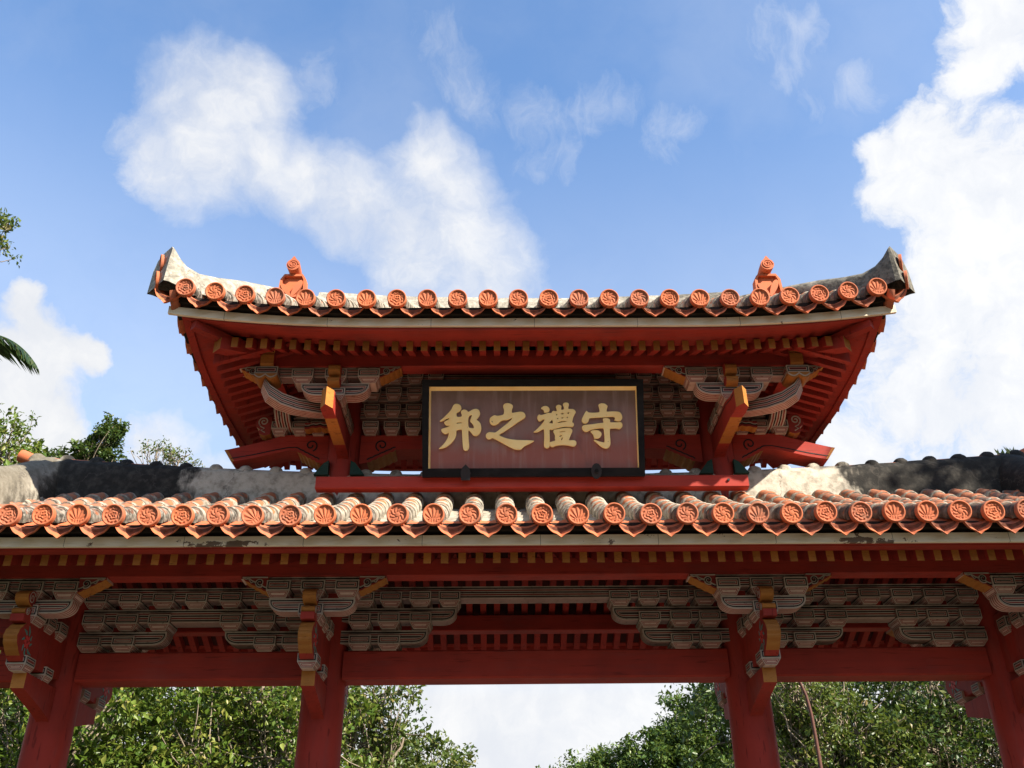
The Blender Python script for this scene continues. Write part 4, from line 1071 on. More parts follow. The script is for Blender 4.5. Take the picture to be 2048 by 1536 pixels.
for s in (-1, 1):
    # corner ridge that turns up into a blunt horn
    pts = [(1.95,-0.28,6.98),(2.25,-0.58,6.86),(2.50,-0.82,6.765),(2.70,-1.02,6.68),(2.86,-1.17,6.60),(2.99,-1.28,6.56),(3.075,-1.37,6.57),(3.135,-1.435,6.62),(3.19,-1.48,6.70)]
    m = MB(); r = random.Random(20+s); rings = []
    d = Vector((s, -1, 0)).normalized(); sd = Vector((-d.y, d.x, 0))
    for i, (x, y, z) in enumerate(pts):
        c = Vector((s*x, y, 0)); base = 6.14 + 0.50*(1.54+y) + 0.026*i; q = 0.112+0.004*i
        lean = d*(0.0)
        rings.append([c+sd*a+Z1*zv+lean for a, zv in ((q,base-0.08),(q*1.0,base+(z-base)*0.5),(q*0.9,z-0.05),(q*0.55,z),(-q*0.55,z),(-q*0.9,z-0.05),(-q*1.0,base+(z-base)*0.5),(-q,base-0.08))])
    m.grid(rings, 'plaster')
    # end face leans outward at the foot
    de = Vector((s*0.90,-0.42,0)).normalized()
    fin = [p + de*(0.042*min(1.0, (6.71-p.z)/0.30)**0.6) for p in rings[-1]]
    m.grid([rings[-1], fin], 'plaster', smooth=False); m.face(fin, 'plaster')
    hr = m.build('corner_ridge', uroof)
    for zc, off in ((6.545,0.036),(6.365,0.045)):
        o = mesh_obj('end_tile', ENDS[2 if zc > 6.5 else 1], hr, tuple(Vector((s*3.19,-1.48,0))+de*off+Z1*zc), s*rad(65), rad(6))
        o.scale = (1.0, 0.55, 1.05)
    # descending ridge with its moulded end plate and spiral roll
    m, _ = ridge('descending_ridge', [(s*(1.98+0.20*t),-0.10-0.86*t,7.12-0.50*t-0.05*math.sin(math.pi*t)) for t in np.linspace(0,1,10)], [(0.36,-0.46),(0.22,-0.24),(0.12,-0.06),(0.05,0.0),(-0.05,0.0),(-0.12,-0.06),(-0.22,-0.24),(-0.36,-0.46)], uroof, seedv=9)
    dr = m.build('descending_ridge', uroof)
    orn = MB(); oc = Vector((s*2.19,-0.99,6.645))
    out = [(-0.150,-0.19),(-0.115,-0.165),(0.115,-0.165),(0.150,-0.19),(0.128,-0.10),(0.118,0.09),(0.090,0.145),(-0.090,0.145),(-0.118,0.09),(-0.128,-0.10)]
    orn.prism(out, oc, X1, Z1, FRONT, 0.06, 'terra', 'terra')
    fr = [oc+X1*(a*0.90)+Z1*(b*0.90) for a, b in out]; orn.ribbon(fr+[fr[0]], 0.024, FRONT, 0.034, 'terra')
    def petal(cx, cz, ang, L, W):
        ca, sa = math.cos(ang), math.sin(ang); O = []
        for i in range(16):
            t = 2*math.pi*i/16; a, b = L*0.5*(1-math.cos(t)), W*0.5*math.sin(t)*(0.55+0.45*math.sin(t/2)**2)
            O.append((cx+a*ca-b*sa, cz+a*sa+b*ca))
        orn.prism(O, oc+FRONT*0.042, X1, Z1, FRONT, 0.042, 'terra', 'terra')
    petal(0.0, -0.115, 1.15, 0.20, 0.075); petal(-0.005, -0.115, 2.15, 0.17, 0.06); petal(0.0, -0.12, 0.30, 0.085, 0.03); petal(-0.01, -0.12, 2.85, 0.085, 0.03)
    orn.build('ridge_plate', dr)
    rl = MB(); e0 = oc+Z1*0.203+FRONT*0.10
    rl.tube([e0, e0+Y1*0.10-Z1*0.0, e0+Y1*0.24-Z1*0.03], [0.062,0.058,0.055], 'terra', 18)
    rl.ribbon(spiral(e0, 0.050, 2.2, 0.0, X1, Z1, 40, 0.008), 0.010, FRONT, 0.008, 'terra')
    rl.prism([(-0.035,0.048),(0.035,0.048),(0.004,0.098),(-0.004,0.098)], e0+Y1*0.005, X1, Z1, FRONT, 0.03, 'terra', 'terra'); rl.build('ridge_roll', dr)

# ================================================================== signboard
SB = Vector((0.0, -0.53, 4.955)); ST = Vector((0.0, -0.80, 5.79))
VA = (ST-SB).normalized(); NB = X1.cross(VA)                         # NB points out of the board, towards the viewer
if NB.y > 0: NB = -NB
sign = tag(empty('signboard', tuple(SB)), 'black framed hanging signboard with four raised gold characters', 'signboard')
BM = Matrix((X1, VA, NB)).transposed().to_4x4()
def on_board(o):
    o.parent = sign; o.matrix_local = BM; return o
fr = MB(); Wb, Wt, H = 0.972, 0.985, 0.868                           # outer half widths at foot and head, height
iw, il, it = 0.918, 0.075, 0.800
def fpoly(a): 
    F = [Vector(p) for p in a]; return F
zf0, zb0 = 0.028, -0.05
def plate(m, pts, z0, z1, key):
    m.face([(x,y,z1) for x,y in pts], key); m.face([(x,y,z0) for x,y in pts][::-1], key)
    for (a,b),(c,d) in zip(pts, pts[1:]+pts[:1]): m.face([(a,b,z0),(c,d,z0),(c,d,z1),(a,b,z1)], key)
plate(fr, [(-Wb,0),(Wb,0),(iw+0.004,il),(-iw-0.004,il)], zb0, zf0, 'lacquer')
plate(fr, [(-Wt,H),(-iw-0.004,it+0.004),(iw+0.004,it+0.004),(Wt,H)], zb0, zf0, 'lacquer')
plate(fr, [(-Wb,0),(-iw-0.004,il),(-iw-0.004,it+0.004),(-Wt,H)], zb0, zf0, 'lacquer')
plate(fr, [(Wb,0),(Wt,H),(iw+0.004,it+0.004),(iw+0.004,il)], zb0, zf0, 'lacquer')
on_board(fr.build('frame'))
bd = MB()                                                           # gilded bevel inside the frame
bi = 0.014
def ring4(ix, y0, y1, z): return [(-ix,y0,z),(ix,y0,z),(ix,y1,z),(-ix,y1,z)]
A = ring4(iw+0.003, il, it+0.003, 0.024)
B = [(-iw+0.012,il+0.002,-0.018),(iw-0.003,il+0.002,-0.018),(iw-0.003,it-0.026,-0.018),(-iw+0.012,it-0.026,-0.018)]
for i in range(4): bd.face([A[i], A[(i+1)%4], B[(i+1)%4], B[i]], 'gold')
on_board(bd.build('gold_border'))
pn = MB(); pn.face(ring4(iw+0.002, il-0.002, it+0.004, -0.0175), 'panel'); pn.face(ring4(iw+0.002, il-0.002, it+0.004, -0.045)[::-1], 'lacquer')
on_board(pn.build('panel'))
GLYPHS = {
'a':[[[-0.714,0.622],[-0.706,0.639],[-0.694,0.649],[-0.679,0.652],[-0.662,0.649],[-0.644,0.638],[-0.636,0.618],[-0.64,0.598],[-0.656,0.583],[-0.673,0.575],[-0.681,0.568],[-0.678,0.531],[-0.632,0.535],[-0.63,0.557],[-0.638,0.569],[-0.639,0.583],[-0.63,0.595],[-0.612,0.6],[-0.592,0.595],[-0.579,0.583],[-0.576,0.576],[-0.549,0.592],[-0.52,0.605],[-0.497,0.605],[-0.48,0.593],[-0.471,0.571],[-0.475,0.548],[-0.491,0.521],[-0.506,0.508],[-0.48,0.492],[-0.465,0.469],[-0.459,0.434],[-0.465,0.399],[-0.48,0.376],[-0.5,0.364],[-0.52,0.366],[-0.534,0.376],[-0.548,0.396],[-0.563,0.411],[-0.575,0.417],[-0.574,0.37],[-0.571,0.324],[-0.566,0.283],[-0.568,0.254],[-0.577,0.24],[-0.591,0.233],[-0.606,0.236],[-0.617,0.249],[-0.621,0.283],[-0.624,0.33],[-0.627,0.382],[-0.629,0.424],[-0.652,0.422],[-0.679,0.416],[-0.681,0.376],[-0.689,0.347],[-0.709,0.316],[-0.737,0.287],[-0.765,0.267],[-0.8,0.255],[-0.834,0.25],[-0.817,0.264],[-0.788,0.293],[-0.763,0.327],[-0.749,0.359],[-0.742,0.397],[-0.761,0.385],[-0.778,0.382],[-0.795,0.391],[-0.81,0.409],[-0.811,0.422],[-0.801,0.429],[-0.767,0.438],[-0.737,0.451],[-0.737,0.458],[-0.761,0.455],[-0.776,0.464],[-0.786,0.481],[-0.784,0.49],[-0.767,0.499],[-0.739,0.517],[-0.738,0.525],[-0.756,0.522],[-0.779,0.511],[-0.802,0.498],[-0.824,0.494],[-0.822,0.502],[-0.796,0.522],[-0.768,0.551],[-0.739,0.581],[-0.722,0.604]],[[-0.678,0.481],[-0.661,0.486],[-0.631,0.486],[-0.631,0.476],[-0.661,0.476],[-0.676,0.469]],[[-0.576,0.539],[-0.537,0.559],[-0.546,0.533],[-0.56,0.495],[-0.543,0.481],[-0.526,0.457],[-0.523,0.431],[-0.543,0.431],[-0.576,0.437]]],
'b':[[[-0.266,0.626],[-0.26,0.644],[-0.246,0.654],[-0.225,0.657],[-0.202,0.652],[-0.182,0.638],[-0.179,0.623],[-0.188,0.602],[-0.191,0.579],[-0.188,0.566],[-0.157,0.572],[-0.116,0.579],[-0.093,0.577],[-0.076,0.564],[-0.067,0.54],[-0.076,0.523],[-0.099,0.508],[-0.14,0.482],[-0.192,0.444],[-0.244,0.41],[-0.284,0.386],[-0.306,0.371],[-0.279,0.354],[-0.239,0.34],[-0.193,0.33],[-0.141,0.325],[-0.078,0.323],[-0.03,0.322],[0.009,0.319],[-0.009,0.307],[-0.031,0.293],[-0.061,0.281],[-0.09,0.264],[-0.102,0.25],[-0.119,0.24],[-0.142,0.24],[-0.17,0.247],[-0.205,0.262],[-0.256,0.291],[-0.307,0.32],[-0.364,0.349],[-0.371,0.339],[-0.391,0.333],[-0.408,0.34],[-0.419,0.358],[-0.418,0.375],[-0.405,0.39],[-0.385,0.397],[-0.359,0.394],[-0.336,0.39],[-0.296,0.421],[-0.25,0.456],[-0.203,0.497],[-0.177,0.526],[-0.203,0.519],[-0.232,0.504],[-0.267,0.506],[-0.29,0.494],[-0.313,0.471],[-0.336,0.459],[-0.359,0.459],[-0.379,0.474],[-0.386,0.498],[-0.382,0.521],[-0.364,0.538],[-0.341,0.549],[-0.324,0.541],[-0.295,0.543],[-0.261,0.553],[-0.256,0.579],[-0.257,0.603]]],
'c':[[[0.07,0.609],[0.082,0.622],[0.102,0.63],[0.122,0.628],[0.139,0.616],[0.146,0.598],[0.142,0.581],[0.124,0.572],[0.101,0.572],[0.097,0.578],[0.098,0.59],[0.087,0.601]],[[0.052,0.555],[0.066,0.546],[0.095,0.553],[0.124,0.565],[0.15,0.566],[0.162,0.563],[0.168,0.578],[0.179,0.586],[0.2,0.58],[0.211,0.585],[0.209,0.604],[0.203,0.619],[0.206,0.63],[0.218,0.639],[0.235,0.64],[0.25,0.63],[0.251,0.621],[0.246,0.592],[0.275,0.598],[0.275,0.621],[0.266,0.639],[0.27,0.654],[0.288,0.661],[0.308,0.658],[0.319,0.645],[0.313,0.621],[0.31,0.601],[0.333,0.601],[0.356,0.601],[0.373,0.586],[0.378,0.571],[0.367,0.554],[0.352,0.524],[0.342,0.48],[0.354,0.477],[0.36,0.463],[0.354,0.445],[0.339,0.441],[0.307,0.444],[0.267,0.444],[0.226,0.434],[0.194,0.425],[0.18,0.423],[0.165,0.415],[0.148,0.42],[0.141,0.42],[0.142,0.367],[0.143,0.315],[0.14,0.28],[0.14,0.263],[0.126,0.253],[0.108,0.253],[0.094,0.266],[0.093,0.292],[0.097,0.35],[0.096,0.432],[0.07,0.414],[0.041,0.398],[0.012,0.394],[0.002,0.397],[0.018,0.409],[0.053,0.441],[0.088,0.481],[0.106,0.513],[0.083,0.508],[0.063,0.493],[0.048,0.496],[0.038,0.517],[0.038,0.537]],[[0.167,0.51],[0.175,0.49],[0.176,0.472],[0.137,0.474],[0.149,0.49]],[[0.204,0.559],[0.215,0.559],[0.215,0.544],[0.204,0.544]],[[0.248,0.567],[0.27,0.567],[0.27,0.553],[0.248,0.553]],[[0.304,0.573],[0.319,0.572],[0.319,0.558],[0.303,0.558]],[[0.21,0.523],[0.222,0.523],[0.222,0.51],[0.21,0.51]],[[0.249,0.529],[0.268,0.529],[0.268,0.516],[0.249,0.516]],[[0.295,0.533],[0.309,0.533],[0.308,0.519],[0.295,0.519]],[[0.215,0.484],[0.25,0.494],[0.296,0.495],[0.296,0.486],[0.25,0.481],[0.216,0.473]],[[0.18,0.414],[0.197,0.418],[0.237,0.425],[0.284,0.432],[0.324,0.432],[0.341,0.419],[0.344,0.402],[0.334,0.378],[0.323,0.355],[0.313,0.332],[0.308,0.32],[0.339,0.322],[0.365,0.32],[0.378,0.306],[0.377,0.285],[0.367,0.271],[0.35,0.268],[0.321,0.274],[0.269,0.283],[0.224,0.28],[0.189,0.273],[0.172,0.263],[0.154,0.266],[0.143,0.278],[0.143,0.304],[0.161,0.309],[0.19,0.318],[0.195,0.321],[0.189,0.344],[0.193,0.361],[0.188,0.379],[0.179,0.396]],[[0.23,0.399],[0.254,0.403],[0.284,0.404],[0.283,0.396],[0.254,0.394],[0.23,0.39]],[[0.225,0.356],[0.239,0.367],[0.26,0.37],[0.248,0.358],[0.236,0.353],[0.226,0.35]],[[0.256,0.35],[0.262,0.347],[0.253,0.326],[0.243,0.321],[0.242,0.329]]],
'd':[[[0.466,0.577],[0.474,0.584],[0.483,0.577],[0.493,0.568],[0.535,0.566],[0.59,0.57],[0.593,0.594],[0.583,0.629],[0.583,0.641],[0.598,0.65],[0.615,0.653],[0.638,0.649],[0.661,0.629],[0.661,0.623],[0.651,0.594],[0.651,0.575],[0.697,0.578],[0.738,0.578],[0.767,0.573],[0.783,0.552],[0.79,0.526],[0.782,0.502],[0.764,0.491],[0.741,0.491],[0.718,0.5],[0.727,0.511],[0.725,0.529],[0.702,0.534],[0.65,0.529],[0.563,0.525],[0.496,0.522],[0.49,0.494],[0.478,0.477],[0.455,0.472],[0.437,0.48],[0.429,0.501],[0.438,0.524],[0.451,0.55]],[[0.617,0.512],[0.629,0.517],[0.649,0.519],[0.672,0.513],[0.682,0.5],[0.677,0.479],[0.723,0.479],[0.764,0.482],[0.781,0.479],[0.79,0.458],[0.786,0.438],[0.768,0.422],[0.751,0.423],[0.733,0.429],[0.705,0.428],[0.676,0.427],[0.674,0.377],[0.677,0.325],[0.678,0.287],[0.668,0.261],[0.651,0.248],[0.628,0.25],[0.608,0.258],[0.585,0.273],[0.563,0.296],[0.532,0.322],[0.541,0.325],[0.575,0.311],[0.609,0.302],[0.627,0.299],[0.63,0.337],[0.627,0.383],[0.625,0.43],[0.589,0.429],[0.531,0.421],[0.496,0.41],[0.476,0.398],[0.456,0.398],[0.439,0.413],[0.432,0.43],[0.434,0.445],[0.449,0.458],[0.48,0.459],[0.532,0.465],[0.59,0.474],[0.624,0.476],[0.623,0.494]],[[0.505,0.398],[0.519,0.408],[0.548,0.411],[0.577,0.408],[0.597,0.392],[0.602,0.372],[0.593,0.351],[0.572,0.337],[0.538,0.337],[0.537,0.346],[0.53,0.372],[0.516,0.388]]],
}
def smooth_loop(pts, it=2):
    for _ in range(it):
        out = []
        for i in range(len(pts)):
            a, b = pts[i], pts[(i+1) % len(pts)]
            out += [(0.78*a[0]+0.22*b[0], 0.78*a[1]+0.22*b[1]), (0.22*a[0]+0.78*b[0], 0.22*a[1]+0.78*b[1])]
        pts = out
    return pts
for key in 'abcd':
    cu = bpy.data.curves.new('character', 'CURVE'); cu.dimensions = '2D'; cu.fill_mode = 'BOTH'
    cu.extrude = 0.011; cu.bevel_depth = 0.0035; cu.bevel_resolution = 1; cu.offset = -0.002
    for loop in GLYPHS[key]:
        small = len(loop) < 8 and abs(loop[0][0]-loop[2][0]) < 0.04
        P = loop if small else smooth_loop(loop)
        sp = cu.splines.new('POLY'); sp.points.add(len(P)-1)
        for q, (x, y) in zip(sp.points, P): q.co = (x, y, 0, 1)
        sp.use_cyclic_u = True
    tmp = bpy.data.objects.new('tmp', cu); COL.objects.link(tmp)
    bpy.context.view_layer.update()
    me = bpy.data.meshes.new_from_object(tmp.evaluated_get(bpy.context.evaluated_depsgraph_get()))
    bpy.data.objects.remove(tmp); me.name = 'character'
    me.transform(Matrix.Translation((0, 0, -0.0035)))
    me.materials.clear(); me.materials.append(M['gold'])
    o = bpy.data.objects.new('character', me); COL.objects.link(o); on_board(o)
for x, kind in ((-0.595, 0), (0.545, 1)):
    h = MB()
    if kind == 0: out = [(-0.038,-0.03),(0.038,-0.03),(0.044,0.04),(0.030,0.075),(0.0,0.108),(-0.030,0.075),(-0.044,0.04)]
    else: out = [(0.046*math.cos(a), 0.045+0.068*math.sin(a)) for a in [2*math.pi*i/16 for i in range(16)]]
    h.prism(out, (x,0,0.052), X1, Y1, Z1, 0.03, 'iron', 'iron')
    if kind: h.tube([(x,0.045,0.05),(x,0.045,0.062)], 0.018, 'lacquer', 10)
    on_board(h.build('holding_bracket'))

# ================================================================== trees
def leaf_mesh(name, centers, rnd, size, key, spread, per, aspect=0.5, up=0.5, droop=0.0, keep=None):
    """many small folded leaves in tufts around the given centres"""
    C = np.repeat(np.asarray(centers), per, axis=0); n = len(C)
    sp = np.asarray(spread) if np.ndim(spread) else np.array([spread]*3)
    off = rnd.normal(0, 1, (n, 3)); off /= np.linalg.norm(off, axis=1, keepdims=True)
    Pn = C + off*sp*1.75*rnd.random((n, 1))**0.5
    d = (Pn-C)/sp; d /= np.linalg.norm(d, axis=1, keepdims=True)+1e-6
    ax = d*0.8 + rnd.normal(0, 0.45, (n, 3)); ax[:, 2] -= droop; ax /= np.linalg.norm(ax, axis=1, keepdims=True)
    nr = d*0.5 + rnd.normal(0, 0.38, (n, 3)); nr[:, 2] += up
    nr -= ax*(nr*ax).sum(1, keepdims=True); nr /= np.linalg.norm(nr, axis=1, keepdims=True)+1e-6
    sd = np.cross(ax, nr); L = size*(0.5+0.95*rnd.random((n, 1))**1.4)*np.repeat(rnd.uniform(0.75, 1.3, (len(centers), 1)), per, axis=0); W = L*aspect*rnd.uniform(0.8, 1.2, (n, 1))
    fold = W*0.18*nr
    V = np.stack([Pn-ax*L*0.5, Pn-ax*L*0.05+sd*W*0.5+fold, Pn+ax*L*0.5-nr*L*0.12, Pn-ax*L*0.05-sd*W*0.5+fold], 1).reshape(-1, 3)
    me = bpy.data.meshes.new(name); me.vertices.add(4*n); me.vertices.foreach_set('co', V.astype(np.float32).ravel())
    idx = np.arange(n)[:, None]*4 + np.array([[0,1,2,0,2,3]]); me.loops.add(6*n); me.loops.foreach_set('vertex_index', idx.ravel().astype(np.int32))
    me.polygons.add(2*n); me.polygons.foreach_set('loop_start', (np.arange(2*n)*3).astype(np.int32))
    try: me.polygons.foreach_set('loop_total', np.full(2*n, 3, np.int32))
    except Exception: pass
    me.materials.append(M[key]); me.update(); me.validate()
    return me
def tree(label, base, blobs, seed, leaf=0.10, key='leaf_bright', tufts=60, per=40, spread=0.22, bark='bark', trunk_r=0.16, forks=None, name='broadleaf_tree', group=None, up=0.5, aspect=0.5, shell=0.55, twigs=0.35):
    """blobs: (dx,dy,z,rx,ry,rz,weight) crown masses relative to the base"""
    rnd = np.random.default_rng(seed); pr = random.Random(seed)
    b = Vector(base); root = tag(empty(name, tuple(b)), label, 'tree', group)
    t = MB(); cs = []
    top = Vector((sum(q[0] for q in blobs)/len(blobs), sum(q[1] for q in blobs)/len(blobs), min(q[2]-q[5]*0.6 for q in blobs)))
    def limb(p, q, r0, r1, n=6, wob=0.12, sides=7):
        p, q = Vector(p), Vector(q); L = (q-p).length; pts = []
        for i in range(n+1):
            u = i/n; w = math.sin(math.pi*u)*wob*L*0.35
            pts.append(p.lerp(q, u)+Vector((pr.uniform(-1,1)*w, pr.uniform(-1,1)*w, pr.uniform(-0.5,0.8)*w)))
        t.tube(pts, [r0+(r1-r0)*i/n for i in range(n+1)], bark, sides, cap=True); return pts
    trunk = limb((0,0,0), top, trunk_r*1.25, trunk_r*0.7, 8, 0.10, 10)
    for (dx, dy, z, rx, ry, rz_, wt) in blobs:
        c = Vector((dx, dy, z)); m = limb(top if pr.random() < 0.6 else trunk[-3], c, trunk_r*0.55, trunk_r*0.2, 6, 0.2, 6)
        k = max(4, int(tufts*wt))
        u = rnd.normal(0, 1, (k, 3)); u /= np.linalg.norm(u, axis=1, keepdims=True)
        rr = (shell + (1-shell)*rnd.random((k, 1)))**0.8 * (1+0.16*rnd.normal(0, 1, (k, 1)))
        pts = np.array(c) + u*rr*np.array([rx, ry, rz_]); cs.append(pts)
        for p in pts:
            if pr.random() < twigs: limb(m[pr.randint(2, 6)], p, trunk_r*0.14, 0.008, 5, 0.25, 4)
    t.build('trunk', root)
    me = leaf_mesh('crown', np.concatenate(cs), rnd, leaf, key, spread, per, aspect=aspect, up=up)
    o = bpy.data.objects.new('crown', me); COL.objects.link(o); o.parent = root
    return root
# thicket seen through the left bay and beside the left inner column
tree('sunlit leafy tree seen through the left bay, nearest the left outer column', (-7.6, 8.2, 0), [(-0.6,0,5.6,1.7,1.3,1.6,1.3),(0.9,-0.5,4.6,1.5,1.2,1.3,1.2),(-1.7,0.2,3.9,1.3,1.1,1.4,0.9),(0.3,0.4,3.1,1.6,1.2,1.1,0.9)], 1, leaf=0.12, tufts=95, per=44, spread=0.155, shell=0.35, up=0.8)
tree('bright yellowish green tree with pale twigs, filling the left bay beside the inner column', (-4.4, 8.6, 0), [(0,0,5.5,1.6,1.2,1.5,1.3),(0.8,-0.4,4.3,1.3,1.1,1.3,1.1),(-0.9,-0.2,4.2,1.4,1.1,1.3,1.1),(0.1,0.3,3.0,1.5,1.2,1.0,0.8)], 2, leaf=0.11, tufts=95, per=42, spread=0.15, twigs=0.6, shell=0.35, up=0.8)
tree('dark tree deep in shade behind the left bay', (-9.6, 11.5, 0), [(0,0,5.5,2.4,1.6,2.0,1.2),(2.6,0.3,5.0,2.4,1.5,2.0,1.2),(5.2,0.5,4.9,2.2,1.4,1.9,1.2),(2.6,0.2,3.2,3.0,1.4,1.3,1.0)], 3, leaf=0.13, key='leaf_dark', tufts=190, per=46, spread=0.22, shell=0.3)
tree('loose open tree with bare twigs against white sky right of the left inner column', (-2.5, 9.4, 0), [(0.15,0,5.25,0.65,0.7,0.75,0.55),(-0.2,0.1,4.4,0.7,0.8,0.8,0.7),(0.55,0,4.55,0.42,0.5,0.4,0.22),(0.2,0,3.6,0.8,0.7,0.7,0.8),(-0.7,0.2,5.4,0.6,0.6,0.9,0.5)], 4, leaf=0.10, key='leaf_mid', tufts=62, per=36, spread=0.12, twigs=0.9, trunk_r=0.10)
tree('small rounded bright tree low against white sky in the central opening', (-1.55, 12.6, 0), [(0,0,4.35,0.85,0.8,0.75,1.0),(-0.9,0.1,4.3,0.8,0.8,0.8,0.9),(0.25,0.1,3.5,0.9,0.8,0.8,0.8)], 5, leaf=0.10, key='leaf_mid', tufts=80, per=42, spread=0.135, trunk_r=0.10)
# dense round evergreen beyond the right of the opening
tree('dense dark rounded evergreen beyond the right side of the central opening', (5.2, 20.5, 0), [(1.0,0,6.1,1.75,1.7,1.65,1.5),(-0.6,-0.2,5.3,1.5,1.4,1.3,1.2),(-2.0,0,4.5,1.5,1.3,1.3,1.1),(2.4,0.2,5.5,1.6,1.5,1.8,1.1),(0.4,-0.5,4.0,2.2,1.5,1.3,1.2)], 6, leaf=0.13, key='leaf_ever', tufts=210, per=70, spread=0.16, shell=0.74, up=0.9)
tree('paler bushy tree at the left foot of the dense evergreen', (1.9, 21.5, 0), [(0,0,4.9,1.1,1.1,0.95,1.0),(-0.7,0,4.1,1.0,1.0,0.9,0.9),(0.9,0.1,5.2,0.9,0.9,0.9,0.8)], 7, leaf=0.12, key='leaf_bright', tufts=95, per=46, spread=0.16, up=0.8)
tree('feathery green tree just right of the right inner column', (5.4, 9.6, 0), [(-0.3,0,5.4,1.2,1.2,1.3,1.1),(0.7,-0.2,4.5,1.3,1.1,1.2,1.1),(-0.5,0,4.0,1.1,1.0,1.1,0.9),(0.4,0,3.1,1.4,1.1,1.0,0.9)], 8, leaf=0.10, key='leaf_mid', tufts=100, per=42, spread=0.14, twigs=0.8, shell=0.35)
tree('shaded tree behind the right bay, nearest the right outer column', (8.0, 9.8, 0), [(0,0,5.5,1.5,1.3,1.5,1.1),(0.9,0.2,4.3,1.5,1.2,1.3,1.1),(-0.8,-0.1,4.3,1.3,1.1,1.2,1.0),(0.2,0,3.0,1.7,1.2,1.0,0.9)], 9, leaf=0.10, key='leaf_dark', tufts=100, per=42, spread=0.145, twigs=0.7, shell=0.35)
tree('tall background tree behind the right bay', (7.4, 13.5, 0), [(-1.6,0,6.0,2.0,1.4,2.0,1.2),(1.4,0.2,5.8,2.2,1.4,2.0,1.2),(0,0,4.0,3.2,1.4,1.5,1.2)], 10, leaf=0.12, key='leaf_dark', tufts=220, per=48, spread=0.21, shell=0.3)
# tall trees whose tops show over the left roof
tree('light green tree top above the left end of the low ridge', (-12.7, 13.0, 0), [(0.3,0,11.9,0.85,0.9,1.1,1.0),(-0.9,0.2,12.3,0.9,0.9,1.0,0.9),(0.9,0,11.6,0.45,0.5,0.6,0.3),(-0.2,0,10.4,1.4,1.1,1.0,0.9)], 11, leaf=0.13, key='leaf_bright', tufts=60, per=24, spread=0.13, trunk_r=0.16, twigs=0.9)
tree('dark green tree top in front of cloud above the low left ridge', (-10.9, 14.2, 0), [(0.42,0,12.95,0.42,0.45,0.35,0.9),(0.10,0,12.35,0.42,0.45,0.40,0.8),(-0.75,0,12.2,0.45,0.45,0.35,0.55),(-1.4,0.1,12.0,0.40,0.4,0.25,0.4),(0.75,0,12.2,0.30,0.4,0.40,0.25),(-0.3,0,11.2,1.3,0.9,0.8,0.8)], 12, leaf=0.12, key='leaf_dark', tufts=44, per=36, spread=0.10, trunk_r=0.14, twigs=0.8)
tree('sparse twiggy tree top above the low ridge near the upper roof', (-8.55, 13.2, 0), [(-0.2,0,11.95,0.55,0.5,0.38,0.9),(0.4,0,11.75,0.42,0.4,0.30,0.7),(0.1,0,11.2,0.6,0.4,0.3,0.6),(0.8,0,11.5,0.25,0.3,0.15,0.3)], 13, leaf=0.085, key='leaf_mid', tufts=40, per=8, spread=0.07, trunk_r=0.07, twigs=1.0)
tree('tall tree whose browning branch tip enters at the left edge of the sky', (-13.45, 10.2, 0), [(0.88,0,16.45,0.62,0.8,0.42,0.45),(-1.1,0,16.6,1.3,1.4,1.1,1.0),(-0.4,0,15.0,1.4,1.2,1.0,0.9)], 14, leaf=0.13, key='leaf_mid', tufts=60, per=22, spread=0.13, trunk_r=0.2, twigs=0.9)

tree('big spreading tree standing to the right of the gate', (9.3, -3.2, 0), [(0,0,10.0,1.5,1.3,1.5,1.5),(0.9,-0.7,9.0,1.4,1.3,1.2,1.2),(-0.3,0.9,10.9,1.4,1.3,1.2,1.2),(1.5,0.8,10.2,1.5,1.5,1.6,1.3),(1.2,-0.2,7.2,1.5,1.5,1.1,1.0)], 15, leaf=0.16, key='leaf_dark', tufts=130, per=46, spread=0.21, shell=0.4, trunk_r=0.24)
# palm at the left edge
def palm(base, h, seed):
    rnd = random.Random(seed); root = tag(empty('palm_tree', base), 'palm tree with one dark drooping frond at the left edge', 'palm tree')
    t = MB(); t.tube([(0.25*math.sin(i*0.3),0.05*i*0.2,h*i/14) for i in range(15)], [0.20-0.006*i for i in range(15)], 'bark_dark', 12); t.build('trunk', root)
    crown = Vector((0.25*math.sin(14*0.3), 0.14, h))
    def frond(az, el, L, droop):
        m = MB(); d = Vector((math.cos(az), math.sin(az), 0)); n = 26; P = []
        for i in range(n+1):
            u = i/n; P.append(crown + d*(L*u*math.cos(el)*(1-0.12*u)) + Z1*(L*u*math.sin(el) - droop*L*u*u))
        m.tube(P, [0.030*(1-0.9*i/n)+0.003 for i in range(n+1)], 'leaf_palm', 5)
        for i in range(3, n+1):
            for k in (0, 0.5):
                if i == n and k: continue
                p = P[i] if not k else P[i].lerp(P[min(n, i+1)], k); tg = (P[min(n, i+1)]-P[i-1]).normalized(); sd = tg.cross(Z1).normalized()
                ll = (0.75*math.sin(math.pi*min(1, 0.18+0.80*i/n))+0.10)*L*0.42
                for s_ in (-1, 1):
                    dd = (sd*s_*0.62 + tg*0.62 - Z1*rnd.uniform(0.22, 0.45)).normalized(); nn = tg.cross(dd).normalized(); wv = dd.cross(nn).normalized()*0.034
                    e = p+dd*ll-Z1*0.10*ll; mm = p+dd*ll*0.5
                    m.face([p, mm+wv, e], 'leaf_palm'); m.face([p, e, mm-wv], 'leaf_palm')
        m.build('frond', root)
    frond(0.02, 0.42, 2.40, 0.66)
    for i in range(13):
        a = 1.55 + i*0.27
        frond(a, rnd.uniform(0.1, 0.95), rnd.uniform(2.2, 2.7), rnd.uniform(0.45, 0.75))
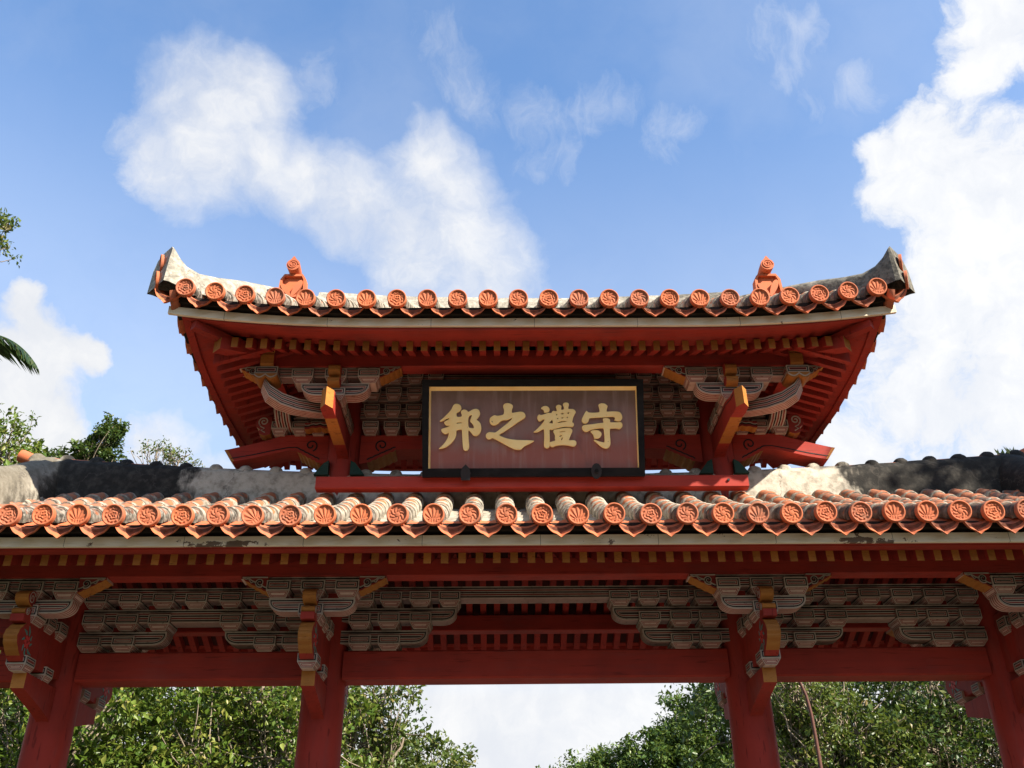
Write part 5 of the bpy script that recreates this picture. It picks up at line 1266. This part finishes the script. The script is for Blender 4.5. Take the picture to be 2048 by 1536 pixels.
palm((-11.18, 8.0, 0), 11.98, 5)

# bent pole among the leaves on the right
pb = MB(); pts = [(4.30,6.3,0.0),(4.30,6.3,2.6),(4.285,6.3,3.9),(4.275,6.3,4.25),(4.245,6.3,4.50),(4.185,6.3,4.70),(4.10,6.3,4.84),(3.98,6.3,4.93),(3.80,6.3,4.98),(3.55,6.3,4.98)]
pb.tube([(x-4.30,0,z) for x,y,z in pts], [0.032,0.030,0.026,0.024,0.023,0.022,0.021,0.020,0.019,0.018], 'rust', 10)
pr_ = tag(empty('bent_pole', (4.30,6.3,0)), 'thin rusty brown pole bent over at the top behind the right bay', 'pole'); pb.build('shaft', pr_)

# weeds rooted in the mortar of the low right ridge
wd = np.random.default_rng(4)
wr = tag(empty('weed_tuft', (4.50,-0.05,5.36)), 'small green weed growing on the right end of the low ridge', 'plant')
wm = MB()
for i in range(16):
    a = random.uniform(0, 6.28); l = random.uniform(0.05, 0.13); q = Vector((math.cos(a)*0.5, math.sin(a)*0.3, 1)).normalized(); b0 = Vector((random.uniform(-0.10,0.10), random.uniform(-0.03,0.03), 0))
    s_ = q.cross(Y1).normalized()*0.012
    wm.face([b0-s_*0.4, b0+q*l*0.5-s_, b0+q*l, b0+q*l*0.5+s_, b0+s_*0.4], 'leaf_bright')
wm.build('foliage', wr)

# unseen ring of leaves added on the near side to block low sky light
rw = np.random.default_rng(77); cl = []
for i in range(900):
    a = math.radians(rw.uniform(150, 395)); r = rw.uniform(21, 30); hmax = 7.6+2.0*math.sin(a*7)+1.5*math.sin(a*17+1)
    cl.append((r*math.cos(a)*1.15, -2+r*math.sin(a), hmax*rw.random()**0.7))
cl = [c for c in cl if c[1] < 3 or abs(c[0]) > 24]
wm_ = leaf_mesh('added_shade_wood', cl, rw, 0.85, 'leaf_dark', 1.0, 34, aspect=0.6)
wo = bpy.data.objects.new('added_shade_wood', wm_); COL.objects.link(wo); tag(wo, 'unseen wood added in front of the gate to hold back sky light', 'added_shade_wood', kind='stuff')
